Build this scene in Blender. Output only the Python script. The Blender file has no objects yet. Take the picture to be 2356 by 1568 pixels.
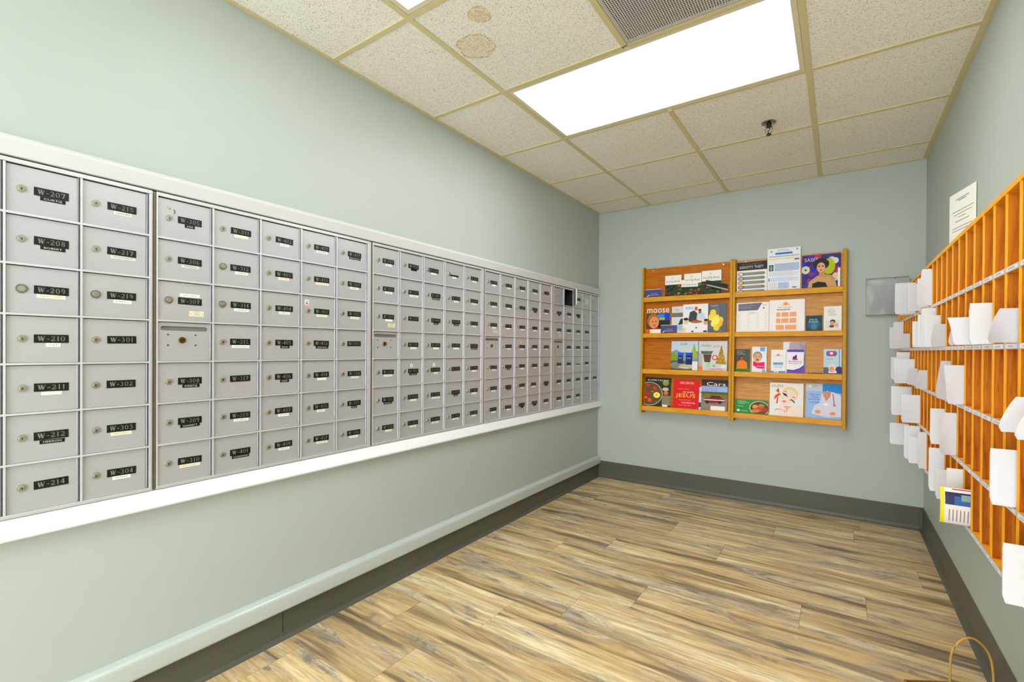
import bpy, math, random
from mathutils import Matrix, Vector
random.seed(11)
sc = bpy.context.scene
COL = sc.collection

# ------------------------------------------------------------------ camera, world, exposure
RW, RD, RH, RF = 2.265, 3.989, 2.386, -1.60        # right wall x, far wall y, ceiling z, wall behind the camera y
cam = bpy.data.cameras.new('camera')
cam.sensor_width = 36.0
cam.lens = 36.0 * 1087.85 / 2356.0
cam.shift_x = -0.00248
cam.shift_y = 0.01107
cam.clip_start = 0.02
camo = bpy.data.objects.new('camera', cam)
COL.objects.link(camo)
_y, _p, _r = 0.60137, -0.005135, 0.005685
_f = Vector((-math.sin(_y)*math.cos(_p), math.cos(_y)*math.cos(_p), math.sin(_p)))
_rt = Vector((math.cos(_y), math.sin(_y), 0))
_u = _rt.cross(_f)
_c, _s = math.cos(_r), math.sin(_r)
_R, _U = _rt*_c + _u*_s, _u*_c - _rt*_s
camo.matrix_world = Matrix(((_R.x, _U.x, -_f.x, 1.8103), (_R.y, _U.y, -_f.y, 0.0), (_R.z, _U.z, -_f.z, 1.1473), (0, 0, 0, 1)))
sc.camera = camo
w = bpy.data.worlds.new('world')
w.use_nodes = True
w.node_tree.nodes['Background'].inputs[0].default_value = (0.93, 0.96, 1.0, 1)
w.node_tree.nodes['Background'].inputs[1].default_value = 3.1      # invented fill light, entering through the opening added behind the camera
sc.world = w
sc.view_settings.view_transform = 'Standard'
sc.view_settings.look = 'None'
sc.view_settings.gamma = 1.0
sc.view_settings.use_curve_mapping = False
sc.view_settings.exposure = 1.08
sc.cycles.max_bounces = 6
sc.cycles.diffuse_bounces = 5
sc.cycles.glossy_bounces = 3
sc.cycles.use_adaptive_sampling = True
sc.cycles.adaptive_threshold = 0.06
sc.cycles.adaptive_min_samples = 12
sc.cycles.use_denoising = True
PANEL_POWER = 4.3

# ------------------------------------------------------------------ materials
def lin(h):
    h = h.lstrip('#')
    o = []
    for i in (0, 2, 4):
        c = int(h[i:i+2], 16) / 255
        o.append(c/12.92 if c <= 0.04045 else ((c+0.055)/1.055)**2.4)
    return (*o, 1)
MATS = {}
def mat(h, rough=0.6, metal=0.0, spec=0.5, key=None):
    k = key or (h, rough, metal, spec)
    if k in MATS: return MATS[k]
    m = bpy.data.materials.new('paint_' + h.strip('#'))
    m.use_nodes = True
    b = m.node_tree.nodes['Principled BSDF']
    b.inputs['Base Color'].default_value = lin(h)
    b.inputs['Roughness'].default_value = rough
    b.inputs['Metallic'].default_value = metal
    b.inputs['Specular IOR Level'].default_value = spec
    MATS[k] = m
    return m
class NT:
    def __init__(s, name):
        s.m = bpy.data.materials.new(name); s.m.use_nodes = True
        s.t = s.m.node_tree; s.b = s.t.nodes['Principled BSDF']
    def n(s, typ, **kw):
        x = s.t.nodes.new(typ)
        for k, v in kw.items(): setattr(x, k, v)
        return x
    def l(s, a, b): s.t.links.new(a, b)
    def coord(s, scale=(1, 1, 1), kind='Object', rot=(0, 0, 0), loc=(0, 0, 0)):
        c = s.n('ShaderNodeTexCoord'); mp = s.n('ShaderNodeMapping')
        s.l(c.outputs[kind], mp.inputs[0]); mp.inputs['Scale'].default_value = scale
        mp.inputs['Rotation'].default_value = rot; mp.inputs['Location'].default_value = loc
        return mp.outputs[0]
    def noise(s, vec, scale, detail=3, rough=0.5, dist=0.0, w=None):
        x = s.n('ShaderNodeTexNoise')
        x.inputs['Scale'].default_value = scale; x.inputs['Detail'].default_value = detail
        x.inputs['Roughness'].default_value = rough; x.inputs['Distortion'].default_value = dist
        s.l(vec, x.inputs['Vector']); return x.outputs['Fac']
    def ramp(s, fac, stops):
        r = s.n('ShaderNodeValToRGB'); s.l(fac, r.inputs[0])
        e = r.color_ramp.elements
        while len(e) < len(stops): e.new(0.5)
        for i, (p, c) in enumerate(stops):
            e[i].position = p; e[i].color = lin(c) if isinstance(c, str) else (c, c, c, 1)
        return r.outputs[0]
    def mix(s, fac, a, b, mode='MIX'):
        x = s.n('ShaderNodeMix', data_type='RGBA', blend_type=mode)
        for sock, v in ((x.inputs[0], fac), (x.inputs[6], a), (x.inputs[7], b)):
            if hasattr(v, 'links') or hasattr(v, 'is_linked'): s.l(v, sock)
            elif isinstance(v, str): sock.default_value = lin(v)
            else: sock.default_value = v
        return x.outputs[2]
    def math(s, op, a, b=0.0):
        x = s.n('ShaderNodeMath', operation=op)
        for sock, v in ((x.inputs[0], a), (x.inputs[1], b)):
            if hasattr(v, 'is_linked'): s.l(v, sock)
            else: sock.default_value = v
        return x.outputs[0]
    def bump(s, h, strength=0.2, dist=0.001):
        x = s.n('ShaderNodeBump'); x.inputs['Strength'].default_value = strength
        x.inputs['Distance'].default_value = dist
        s.l(h, x.inputs['Height']); s.l(x.outputs[0], s.b.inputs['Normal'])
    def base(s, c): s.l(c, s.b.inputs['Base Color'])
    def set(s, **kw):
        for k, v in kw.items(): s.b.inputs[k.replace('_', ' ')].default_value = v

def wall_paint(name, a, b, rough=0.55):
    t = NT(name); co = t.coord()
    t.base(t.mix(t.noise(co, 1.3, 3), a, b))
    t.set(Roughness=rough); t.bump(t.noise(co, 260, 2), 0.12, 0.0006)
    return t.m
M_WALL = wall_paint('sage_wall_paint', '#B1BCB6', '#B8C2BD', 0.5)
M_RAIL = wall_paint('sage_rail_paint', '#BAC5C0', '#C2CBC7', 0.22)
def white_paint():
    t = NT('white_trim_paint'); co = t.coord((14, 1, 14))
    t.base(t.mix(t.noise(co, 2, 3), '#EEEEF2', '#F6F6FA')); t.set(Roughness=0.3)
    t.bump(t.noise(t.coord((60, 3, 60)), 3, 3), 0.15, 0.0006)
    return t.m
M_TRIM = white_paint()
M_TRIM2 = wall_paint('off_white_trim_paint', '#CFD0D2', '#D8D9DC', 0.35)
def tile_mat():
    t = NT('fissured_ceiling_tile')
    spk = None
    for i, (ang, sx) in enumerate(((0.5, 2.6), (-0.9, 2.6), (1.5, 2.2))):
        co = t.coord((1, sx, 1), rot=(0, 0, ang), loc=(i*3.1, i*1.7, 0))
        n = t.ramp(t.noise(co, 150, 1.5, 0.5), [(0.66, 0.0), (0.70, 0.85)])
        spk = n if spk is None else t.math('MAXIMUM', spk, n)
    fine = t.ramp(t.noise(t.coord(), 420, 2, 0.6), [(0.60, 0.0), (0.70, 0.35)])
    spk2 = t.math('MAXIMUM', spk, fine)
    # old brown water rings on one tile (in room coordinates)
    wob = t.noise(t.coord(), 16, 2)
    ring = None
    for (cx, cy, r, fill) in ((0.70, 1.375, 0.045, 0.55), (0.575, 1.515, 0.082, 0.25)):
        c = t.coord(loc=(-cx, -cy, 0)); sep = t.n('ShaderNodeSeparateXYZ'); t.l(c, sep.inputs[0])
        d = t.math('SQRT', t.math('ADD', t.math('POWER', t.math('ABSOLUTE', sep.outputs[0]), 2.0), t.math('POWER', t.math('ABSOLUTE', sep.outputs[1]), 2.0)))
        d = t.math('ADD', t.math('DIVIDE', d, r), t.math('MULTIPLY', t.math('SUBTRACT', wob, 0.5), 0.55))
        g = t.ramp(d, [(0.0, 0.3+fill*0.6), (0.80, 0.3+fill*0.6), (0.93, 1.0), (1.0, 0.0)])
        ring = g if ring is None else t.math('MAXIMUM', ring, g)
    big = t.noise(t.coord(), 2.5, 3)
    basec = t.mix(big, '#EFEEE2', '#F4F3E9')
    st = t.math('MULTIPLY', ring, t.ramp(t.noise(t.coord(), 70, 3), [(0.35, 0.3), (0.6, 1.0)]))
    basec = t.mix(st, basec, '#D2B870')
    t.base(t.mix(spk2, basec, t.mix(ring, '#87836F', '#8A6218')))
    t.set(Roughness=0.95, Specular_IOR_Level=0.1)
    inv = t.math('SUBTRACT', 1.0, spk2)
    t.bump(inv, 0.5, 0.0015)
    return t.m
M_TILE = tile_mat()
M_TBAR = mat('#CFC593', 0.45)
M_LFRAME = mat('#D9D2B4', 0.45)
def floor_mat():
    t = NT('weathered_oak_vinyl_plank')
    at = t.n('ShaderNodeAttribute'); at.attribute_name = 'seed'
    sep = t.n('ShaderNodeSeparateColor'); t.l(at.outputs['Color'], sep.inputs[0])
    tc = t.n('ShaderNodeTexCoord')
    off = t.n('ShaderNodeVectorMath', operation='MULTIPLY'); t.l(at.outputs['Color'], off.inputs[0]); off.inputs[1].default_value = (17, 23, 9)
    add = t.n('ShaderNodeVectorMath', operation='ADD'); t.l(tc.outputs['Object'], add.inputs[0]); t.l(off.outputs[0], add.inputs[1])
    # gentle sideways waviness so that the streaks wander
    wav = t.noise(add.outputs[0], 2.2, 2)
    wv = t.n('ShaderNodeCombineXYZ'); t.l(t.math('MULTIPLY', t.math('SUBTRACT', wav, 0.5), 0.035), wv.inputs[1])
    ad2 = t.n('ShaderNodeVectorMath', operation='ADD'); t.l(add.outputs[0], ad2.inputs[0]); t.l(wv.outputs[0], ad2.inputs[1])
    def mp(s):
        m = t.n('ShaderNodeMapping'); m.inputs['Scale'].default_value = s; t.l(ad2.outputs[0], m.inputs[0]); return m.outputs[0]
    broad = t.noise(mp((1.1, 13, 1)), 1.0, 3, 0.55, 0.6)
    mid = t.noise(mp((2.2, 34, 1)), 1.0, 5, 0.6, 0.5)
    fine = t.noise(mp((9, 190, 1)), 1.0, 4, 0.6)
    patch = t.noise(mp((1.5, 7, 1)), 1.3, 4, 0.6, 1.0)
    c = t.ramp(broad, [(0.30, '#A4865C'), (0.41, '#CCAA72'), (0.51, '#ECCE94'), (0.63, '#FCEBBC')])
    c = t.mix(t.ramp(mid, [(0.40, 0.0), (0.62, 0.75)]), c, '#C0A47A')
    c = t.mix(t.ramp(mid, [(0.30, 0.55), (0.42, 0.0)]), c, '#FCEFCB')
    c = t.mix(t.ramp(patch, [(0.50, 0.0), (0.64, 0.6)]), c, '#B3ABA2')
    blot = t.noise(mp((5, 16, 1)), 1.0, 5, 0.7, 1.5)
    c = t.mix(t.math('MULTIPLY', t.ramp(blot, [(0.52, 0.0), (0.62, 0.8)]), t.ramp(patch, [(0.44, 0.0), (0.6, 1.0)])), c, '#7C7468')
    c = t.mix(t.math('MULTIPLY', t.ramp(blot, [(0.34, 0.7), (0.44, 0.0)]), t.ramp(patch, [(0.44, 0.2), (0.6, 1.0)])), c, '#F4E8C8')
    dark = t.math('MULTIPLY', t.ramp(broad, [(0.35, 1.0), (0.43, 0.0)]), t.ramp(mid, [(0.42, 0.35), (0.6, 1.0)]))
    c = t.mix(t.math('MULTIPLY', dark, 0.85), c, '#5E574C')
    c = t.mix(t.ramp(fine, [(0.38, 0.35), (0.5, 0.0)]), c, '#8E7850')
    # cathedral figure
    wvx = t.n('ShaderNodeTexWave', wave_type='BANDS', bands_direction='Y')
    t.l(mp((0.35, 1, 1)), wvx.inputs['Vector']); wvx.inputs['Scale'].default_value = 26
    wvx.inputs['Distortion'].default_value = 9; wvx.inputs['Detail'].default_value = 3; wvx.inputs['Detail Scale'].default_value = 1.6
    fig = t.math('MULTIPLY', t.ramp(wvx.outputs[1], [(0.05, 1.0), (0.3, 0.0)]), t.ramp(patch, [(0.52, 0.0), (0.62, 0.5)]))
    c = t.mix(fig, c, '#857B68')
    br = t.ramp(sep.outputs[2], [(0.0, 0.86), (1.0, 1.0)])
    c = t.mix(1.0, c, br, 'MULTIPLY')
    t.base(c); t.set(Roughness=0.42)
    t.bump(fine, 0.12, 0.0005)
    return t.m
M_FLOOR = floor_mat()
def oak(name, stops, rough=0.33, sc_=(40, 40, 2.2), big=1.2):
    t = NT(name)
    g = t.noise(t.coord(sc_), 2.4, 4, 0.6, 0.7)
    f = t.noise(t.coord((sc_[0]*5, sc_[1]*5, sc_[2]*3)), 2.0, 3, 0.6)
    c = t.ramp(g, stops)
    c = t.mix(t.ramp(f, [(0.34, 0.45), (0.45, 0.0)]), c, stops[0][1])
    t.base(c); t.set(Roughness=max(rough, 0.42), Specular_IOR_Level=0.22); t.bump(f, 0.1, 0.0004)
    return t.m
OAK_STOPS = [(0.30, '#B97A1E'), (0.5, '#D6972A'), (0.7, '#E3AA3C')]
M_OAKV = oak('golden_oak_vertical_grain', [(0.30, '#BC820C'), (0.5, '#D29814'), (0.7, '#DEAA22')], sc_=(70, 70, 3))
M_OAKH = oak('golden_oak_horizontal_grain', [(0.30, '#CC8610'), (0.5, '#E49F1E'), (0.7, '#F0B93C')], sc_=(2.6, 60, 60))
M_PANEL = oak('brown_oak_veneer_panel', [(0.30, '#A85800'), (0.5, '#C06E02'), (0.7, '#CE8008')], sc_=(3, 40, 40), rough=0.5)
M_PANEL2 = oak('pale_oak_veneer_panel', [(0.30, '#BC8444'), (0.5, '#D29A56'), (0.7, '#DEAA68')], sc_=(3, 40, 40), rough=0.5)
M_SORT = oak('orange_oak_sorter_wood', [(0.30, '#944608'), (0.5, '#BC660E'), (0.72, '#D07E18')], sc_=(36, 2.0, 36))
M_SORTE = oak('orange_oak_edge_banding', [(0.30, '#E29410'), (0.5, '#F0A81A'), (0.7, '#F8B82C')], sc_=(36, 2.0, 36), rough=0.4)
def brushed(name, a, b, rough, metal, sc_):
    t = NT(name)
    n = t.noise(t.coord(sc_), 6, 4, 0.6)
    big = t.noise(t.coord((1, 1, 1)), 9, 3)
    t.base(t.mix(t.math('MULTIPLY', t.math('ADD', n, big), 0.5), a, b))
    t.set(Roughness=rough, Metallic=metal); t.bump(n, 0.06, 0.0003)
    return t.m
M_ALU = brushed('satin_aluminium_door', '#BFC1C5', '#CDCFD3', 0.36, 0.45, (3, 80, 3))
M_ALUB = brushed('bright_aluminium_bar', '#DEDEE0', '#ECECEE', 0.3, 0.45, (4, 60, 4))
M_BEAD = mat('#9A9AA0', 0.35, 0.8)
M_LOCK = mat('#BDB9A6', 0.3, 0.75)
M_LOCKD = mat('#8E8978', 0.35, 0.75)
M_BRASS = mat('#A07C2C', 0.3, 0.9)
M_DARK = mat('#191814', 0.7)
M_SLOT = mat('#8F8F8C', 0.5, 0.5)
M_BODY = mat('#2E2D2A', 0.6, 0.3)
M_HINGE = mat('#8A7C5C', 0.45, 0.6)
M_PLATE = mat('#0C110D', 0.4)
M_TAPE = mat('#0F1512', 0.28)
M_NUM = mat('#7E8877', 0.5)
M_WHITE = mat('#F2F1EE', 0.6)
M_CREAM = mat('#EEE7D0', 0.6)
M_CLEARTAPE = mat('#DAD9D4', 0.35)
M_INK = mat('#4A4A4A', 0.6)
M_PAPER = mat('#DFE2E7', 0.8)
M_PAPER2 = mat('#CDD0D6', 0.8)
M_RUBBER = wall_paint('grey_rubber_cove_base', '#56564C', '#5C5C50', 0.45)

# ------------------------------------------------------------------ mesh helpers
F_ROOM = Matrix.Identity(4)
F_LEFT = Matrix(((0, 0, 1, 0), (1, 0, 0, 0), (0, 1, 0, 0), (0, 0, 0, 1)))        # u=+y  v=+z  n=+x
F_FAR = Matrix(((1, 0, 0, 0), (0, 0, -1, 0), (0, 1, 0, 0), (0, 0, 0, 1)))        # u=+x  v=+z  n=-y
F_RIGHT = Matrix(((0, 0, -1, 0), (-1, 0, 0, 0), (0, 1, 0, 0), (0, 0, 0, 1)))     # u=-y  v=+z  n=-x
_TX = {}
def text_geo(s):
    if s in _TX: return _TX[s]
    cu = bpy.data.curves.new('t', 'FONT'); cu.body = s; cu.size = 1; cu.resolution_u = 2
    ob = bpy.data.objects.new('t', cu)
    me = ob.to_mesh()
    vs = [(v.co.x, v.co.y) for v in me.vertices]; fs = [tuple(p.vertices) for p in me.polygons]
    ob.to_mesh_clear(); bpy.data.objects.remove(ob); bpy.data.curves.remove(cu)
    if not vs: vs, fs = [(0, 0), (1, 0), (1, 1)], [(0, 1, 2)]
    x0, x1 = min(v[0] for v in vs), max(v[0] for v in vs); y0, y1 = min(v[1] for v in vs), max(v[1] for v in vs)
    _TX[s] = ([((x-x0)/(x1-x0), (y-y0)/(y1-y0)) for x, y in vs], fs)
    return _TX[s]
class MB:
    def __init__(s): s.v = []; s.f = []; s.m = []; s.sm = []; s.mats = []; s.M = Matrix.Identity(4); s.col = []
    def mi(s, m):
        if m not in s.mats: s.mats.append(m)
        return s.mats.index(m)
    def add(s, vs, fs, m, smooth=False):
        o = len(s.v); k = s.mi(m)
        for v in vs: s.v.append(tuple(s.M @ Vector(v)))
        for f in fs: s.f.append([i+o for i in f]); s.m.append(k); s.sm.append(smooth)
    def box(s, a0, a1, b0, b1, c0, c1, m):
        vs = [(x, y, z) for z in (c0, c1) for y in (b0, b1) for x in (a0, a1)]
        s.add(vs, [(0, 2, 3, 1), (4, 5, 7, 6), (0, 1, 5, 4), (2, 6, 7, 3), (0, 4, 6, 2), (1, 3, 7, 5)], m)
    def prism(s, pts, c0, c1, m, axis=2, smooth=False):
        n = len(pts)
        def P(a, b, c): return (a, b, c) if axis == 2 else ((c, a, b) if axis == 0 else (b, c, a))
        vs = [P(a, b, c0) for a, b in pts] + [P(a, b, c1) for a, b in pts]
        s.add(vs, [tuple(reversed(range(n))), tuple(range(n, 2*n))], m)
        s.add(vs, [(i, (i+1) % n, n+(i+1) % n, n+i) for i in range(n)], m, smooth)
    def cyl(s, cu, cv, r, c0, c1, m, n=20, r2=None, ax=1.0):
        r2 = r if r2 is None else r2
        vs = [(cu+rr*math.cos(2*math.pi*i/n), cv+ax*rr*math.sin(2*math.pi*i/n), c) for rr, c in ((r, c0), (r2, c1)) for i in range(n)]
        s.add(vs, [tuple(reversed(range(n))), tuple(range(n, 2*n))], m)
        s.add(vs, [(i, (i+1) % n, n+(i+1) % n, n+i) for i in range(n)], m, True)
    def flat(s, pts, c, m): s.add([(a, b, c) for a, b in pts], [tuple(range(len(pts)))], m)
    def ell(s, cu, cv, ru, rv, c, m, n=20): s.flat([(cu+ru*math.cos(2*math.pi*i/n), cv+rv*math.sin(2*math.pi*i/n)) for i in range(n)], c, m)
    def text(s, t, u0, v0, w_, h_, c, m):
        vs, fs = text_geo(t)
        s.add([(u0+x*w_, v0+y*h_, c) for x, y in vs], fs, m)
    def tube(s, path, r, m, n=8):
        rings = []
        for i, p in enumerate(path):
            p = Vector(p); a = Vector(path[max(0, i-1)]); b = Vector(path[min(len(path)-1, i+1)])
            d = (b-a).normalized(); up = Vector((0, 0, 1)) if abs(d.z) < 0.9 else Vector((1, 0, 0))
            x = d.cross(up).normalized(); y = d.cross(x)
            rings.append([tuple(p + (x*math.cos(2*math.pi*k/n) + y*math.sin(2*math.pi*k/n))*r) for k in range(n)])
        vs = [v for q in rings for v in q]
        fs = [(i*n+k, i*n+(k+1) % n, (i+1)*n+(k+1) % n, (i+1)*n+k) for i in range(len(path)-1) for k in range(n)]
        fs += [tuple(range(n)), tuple(range((len(path)-1)*n, len(path)*n))]
        s.add(vs, fs, m, True)
    def mesh(s, name):
        me = bpy.data.meshes.new(name); me.from_pydata(s.v, [], s.f)
        for m in s.mats: me.materials.append(m)
        me.polygons.foreach_set('material_index', s.m); me.polygons.foreach_set('use_smooth', s.sm)
        me.update(); return me
    def build(s, name, parent=None, loc=None, F=None, bevel=0, seg=2):
        o = bpy.data.objects.new(name, s.mesh(name)); COL.objects.link(o)
        if parent is not None: o.parent = parent
        if F is not None: o.matrix_local = (Matrix.Translation(loc) if loc else Matrix.Identity(4)) @ F
        elif loc: o.location = loc
        if bevel:
            b = o.modifiers.new('bevel', 'BEVEL'); b.width = bevel; b.segments = seg; b.limit_method = 'ANGLE'; b.angle_limit = 0.7
        return o
def inst(me, name, parent, loc, rot=None):
    o = bpy.data.objects.new(name, me); COL.objects.link(o); o.parent = parent; o.location = loc
    if rot: o.rotation_euler = rot
    return o
def tag(o, label, cat=None, group=None, kind=None):
    if label: o['label'] = label
    if cat: o['category'] = cat
    if group: o['group'] = group
    if kind: o['kind'] = kind
    return o
def struct(o, label=None): o['kind'] = 'structure'; (label and tag(o, label)); return o
def root(name, F, loc, label, cat, group=None):
    o = bpy.data.objects.new(name, None); COL.objects.link(o); o.empty_display_size = 0.05
    o.matrix_world = Matrix.Translation(loc) @ F
    return tag(o, label, cat, group)

# ------------------------------------------------------------------ room shell
b = MB()                                           # left wall with the recess that holds the mailboxes
b.box(-0.45, 0, RF, RD, -0.05, 0.6935, M_WALL)
b.box(-0.45, 0, RF, RD, 1.651, RH+0.05, M_WALL)
b.box(-0.45, 0, RF, -0.262, 0.6935, 1.651, M_WALL)
b.box(-0.45, -0.42, -0.262, RD, 0.6935, 1.651, M_WALL)
struct(b.build('wall_left'), 'sage green painted wall around the metal mailboxes')
b = MB(); b.box(-0.45, RW+0.1, RD, RD+0.1, -0.05, RH+0.05, M_WALL); struct(b.build('wall_back'), 'far sage green wall behind the oak magazine racks')
b = MB(); b.box(RW, RW+0.1, RF, RD, -0.05, RH+0.05, M_WALL); struct(b.build('wall_right'), 'right sage green wall behind the oak mail sorter')
b = MB(); b.box(-0.45, 0.12, RF-0.1, RF, -0.05, RH+0.05, M_WALL); b.box(RW-0.12, RW+0.1, RF-0.1, RF, -0.05, RH+0.05, M_WALL); b.box(0.12, RW-0.12, RF-0.1, RF, 2.2, RH+0.05, M_WALL)  # out of view; the gap between these boxes is added to admit fill light
struct(b.build('wall_front'), 'sage green wall behind the viewer, with a wide opening added for fill light')

# floor of individual planks
planks = MB(); seeds = []
PWID, PLEN = 0.2475, 1.22
joint = {-1: 0.252, 0: 0.595, 1: 0.826, 2: 1.05, 3: 0.46, 4: 0.70, 5: 1.262, 6: 0.935, 7: 1.48, 8: 0.675, 9: 1.93}
for k in range(-13, 10):
    y0 = 1.531 + PWID*k; y1 = min(y0+PWID, RD-0.0005)
    j = joint.get(k, (k*0.37) % PLEN); x = j
    while x > 0: x -= PLEN
    while x < RW:
        a, c = max(x, 0.0005), min(x+PLEN, RW-0.0005)
        if c - a > 0.01 and y1 > RF:
            planks.box(a+0.0006, c-0.0006, max(y0, RF)+0.0006, y1-0.0006, -0.004, 0.0, M_FLOOR)
            seeds += [(random.random(), random.random(), random.random(), 1.0)]*24
        x += PLEN
n_pl = len(seeds)
planks.box(0, RW, RF, RD, -0.05, -0.0045, mat('#3A3022', 0.8)); seeds += [(0, 0, 0, 1)]*24
fl = planks.build('floor')
ca = fl.data.color_attributes.new('seed', 'FLOAT_COLOR', 'CORNER')
ca.data.foreach_set('color', [x for c in seeds for x in c])
struct(fl, 'weathered oak look vinyl plank floor')

# suspended ceiling: grid lines in x at X1 + k*T, in y at YE - k*T
T_ = 0.6096; X1 = 0.4713; YE = 3.676
xs = [0.0, X1, X1+T_, X1+2*T_, RW]
ys = [RD] + [YE - k*T_ for k in range(0, 9)]; ys = [y for y in ys if y > RF] + [RF]
LIGHTS = [3, 5, 8]                                 # rows (index of the far line) of the double troffers; 3 -> y 1.85..2.46
VENT = (2, 4)                                      # column index, row index
holes = set()
for r in LIGHTS: holes |= {(1, r+0), (2, r+0)}
ceil = MB()
for r in range(len(ys)-1):
    for c in range(4):
        if (c, r) in holes or (c, r) == VENT: continue
        ceil.box(xs[c]+0.001, xs[c+1]-0.001, ys[r+1]+0.001, ys[r]-0.001, RH+0.003, RH+0.018, M_TILE)
ceil.box(0, RW, RF, RD, RH+0.16, RH+0.2, mat('#55534C', 0.9))
struct(ceil.build('ceiling'), 'suspended ceiling of speckled white tiles')
hw = 0.012
# the middle runner stops at the troffers
g = MB()
def seg_x(x, y0, y1):
    g.box(x-hw, x+hw, y0, y1, RH-0.0015, RH+0.004, M_TBAR); g.box(x-0.0015, x+0.0015, y0, y1, RH+0.004, RH+0.03, M_TBAR)
seg_x(xs[1], RF, RD); seg_x(xs[3], RF, RD)
prev = RD
for r in sorted(LIGHTS):
    seg_x(xs[2], ys[r]+hw*0.84, prev); prev = ys[r+1]-hw*0.84
seg_x(xs[2], RF, prev)
for i in range(1, len(ys)-1):
    y = ys[i]
    for c in range(4):
        g.box(xs[c]+(hw if c else 0), xs[c+1]-(hw if c < 3 else 0), y-hw*0.85, y+hw*0.85, RH-0.0013, RH+0.0042, M_TBAR)
g.box(0.0002, 0.016, RF, RD, RH-0.002, RH+0.002, M_TBAR); g.box(RW-0.022, RW-0.0002, RF, RD, RH-0.002, RH+0.002, M_TBAR)
g.box(0.016, RW-0.022, RD-0.02, RD-0.0002, RH-0.002, RH+0.002, M_TBAR)
struct(g.build('trim_4'), 'cream metal runners of the suspended ceiling')

def emit_mat(power):
    m = bpy.data.materials.new('glowing_acrylic_diffuser'); m.use_nodes = True
    b_ = m.node_tree.nodes['Principled BSDF']
    b_.inputs['Base Color'].default_value = (0.9, 0.9, 0.9, 1); b_.inputs['Roughness'].default_value = 0.5
    b_.inputs['Emission Color'].default_value = (0.97, 0.99, 1.0, 1); b_.inputs['Emission Strength'].default_value = power
    return m
M_EMITS = {3: emit_mat(PANEL_POWER), 5: emit_mat(PANEL_POWER*0.55), 8: emit_mat(PANEL_POWER*0.5)}   # other two set weaker so the far wall gets relatively more light
def troffer(r, label):
    x0, x1, y0, y1 = xs[1]+hw+0.001, xs[3]-hw-0.001, ys[r+1]+hw+0.001, ys[r]-hw-0.001
    t = root('ceiling_light', F_ROOM, ((x0+x1)/2, (y0+y1)/2, RH), label, 'ceiling light', 'lit panels in the ceiling')
    a, c = (x1-x0)/2, (y1-y0)/2
    f = MB(); w_ = 0.020
    for q in ((-a, a, -c, -c+w_), (-a, a, c-w_, c), (-a, -a+w_, -c+w_, c-w_), (a-w_, a, -c+w_, c-w_)): f.box(*q, 0.0, 0.012, M_LFRAME)
    f.box(-a, a, -c, c, 0.09, 0.1, M_LFRAME)
    for q in ((-a, a, -c, -c+0.002), (-a, a, c-0.002, c), (-a, -a+0.002, -c, c), (a-0.002, a, -c, c)): f.box(*q, 0.012, 0.09, M_LFRAME)
    f.build('frame', t)
    d = MB(); rr = 0.014; pts = []
    A, C = a-w_+0.0, c-w_+0.0
    for (cx, cy, s0) in ((A-rr, C-rr, 0), (-A+rr, C-rr, 1), (-A+rr, -C+rr, 2), (A-rr, -C+rr, 3)):
        for k in range(5):
            an = (s0 + k/4)*math.pi/2; pts.append((cx+rr*math.cos(an), cy+rr*math.sin(an)))
    d.prism(pts, 0.003, 0.006, M_EMITS[r]); d.build('diffuser', t)
    k = MB(); k.box(-A, A, -C, C, 0.0065, 0.008, M_LFRAME); k.build('back_pan', t)
troffer(3, 'large lit rectangular ceiling light in the middle, nearest the magazine racks')
troffer(5, 'lit ceiling light cut off at the top edge, nearer the viewer')
troffer(8, 'unseen ceiling light added behind the viewer')  # additional lamp out of view, put in to light the room from behind

# return air grille
vx, vy = (xs[2]+xs[3])/2, (ys[4]+ys[5])/2
v = root('ceiling_vent', F_ROOM, (vx, vy, RH), 'grey perforated air return grille in the ceiling beside the long light', 'vent')
s_ = T_/2-hw-0.001
f = MB()
for q in ((-s_, s_, -s_, -s_+0.012), (-s_, s_, s_-0.012, s_), (-s_, -s_+0.012, -s_+0.012, s_-0.012), (s_-0.012, s_, -s_+0.012, s_-0.012)): f.box(*q, 0.0, 0.006, mat('#B9B7AC', 0.5))
f.build('frame', v)
pf = MB(); N = 62; st = 2*(s_-0.012)/N; MG = mat('#CBCBC8', 0.5, 0.1)
for i in range(N):
    for j in range(N):
        cx, cy = -s_+0.012+st*(i+0.5), -s_+0.012+st*(j+0.5)
        h_ = st/2; r_ = st*0.34
        out = [(h_, 0), (h_, h_), (0, h_), (-h_, h_), (-h_, 0), (-h_, -h_), (0, -h_), (h_, -h_)]
        vs = [(cx+a, cy+c, 0.001) for a, c in out] + [(cx+r_*math.cos(q*math.pi/4), cy+r_*math.sin(q*math.pi/4), 0.001) for q in range(8)]
        pf.add(vs, [(q, 8+q, 8+(q+1) % 8, (q+1) % 8) for q in range(8)], MG)
pf.build('perforated_panel', v)
k = MB(); k.box(-s_, s_, -s_, s_, 0.07, 0.08, mat('#26261F', 0.9)); 
for q in ((-s_, s_, -s_, -s_+0.003), (-s_, s_, s_-0.003, s_), (-s_, -s_+0.003, -s_, s_), (s_-0.003, s_, -s_, s_)): k.box(*q, 0.007, 0.07, mat('#26261F', 0.9))
k.build('duct_box', v)

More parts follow.
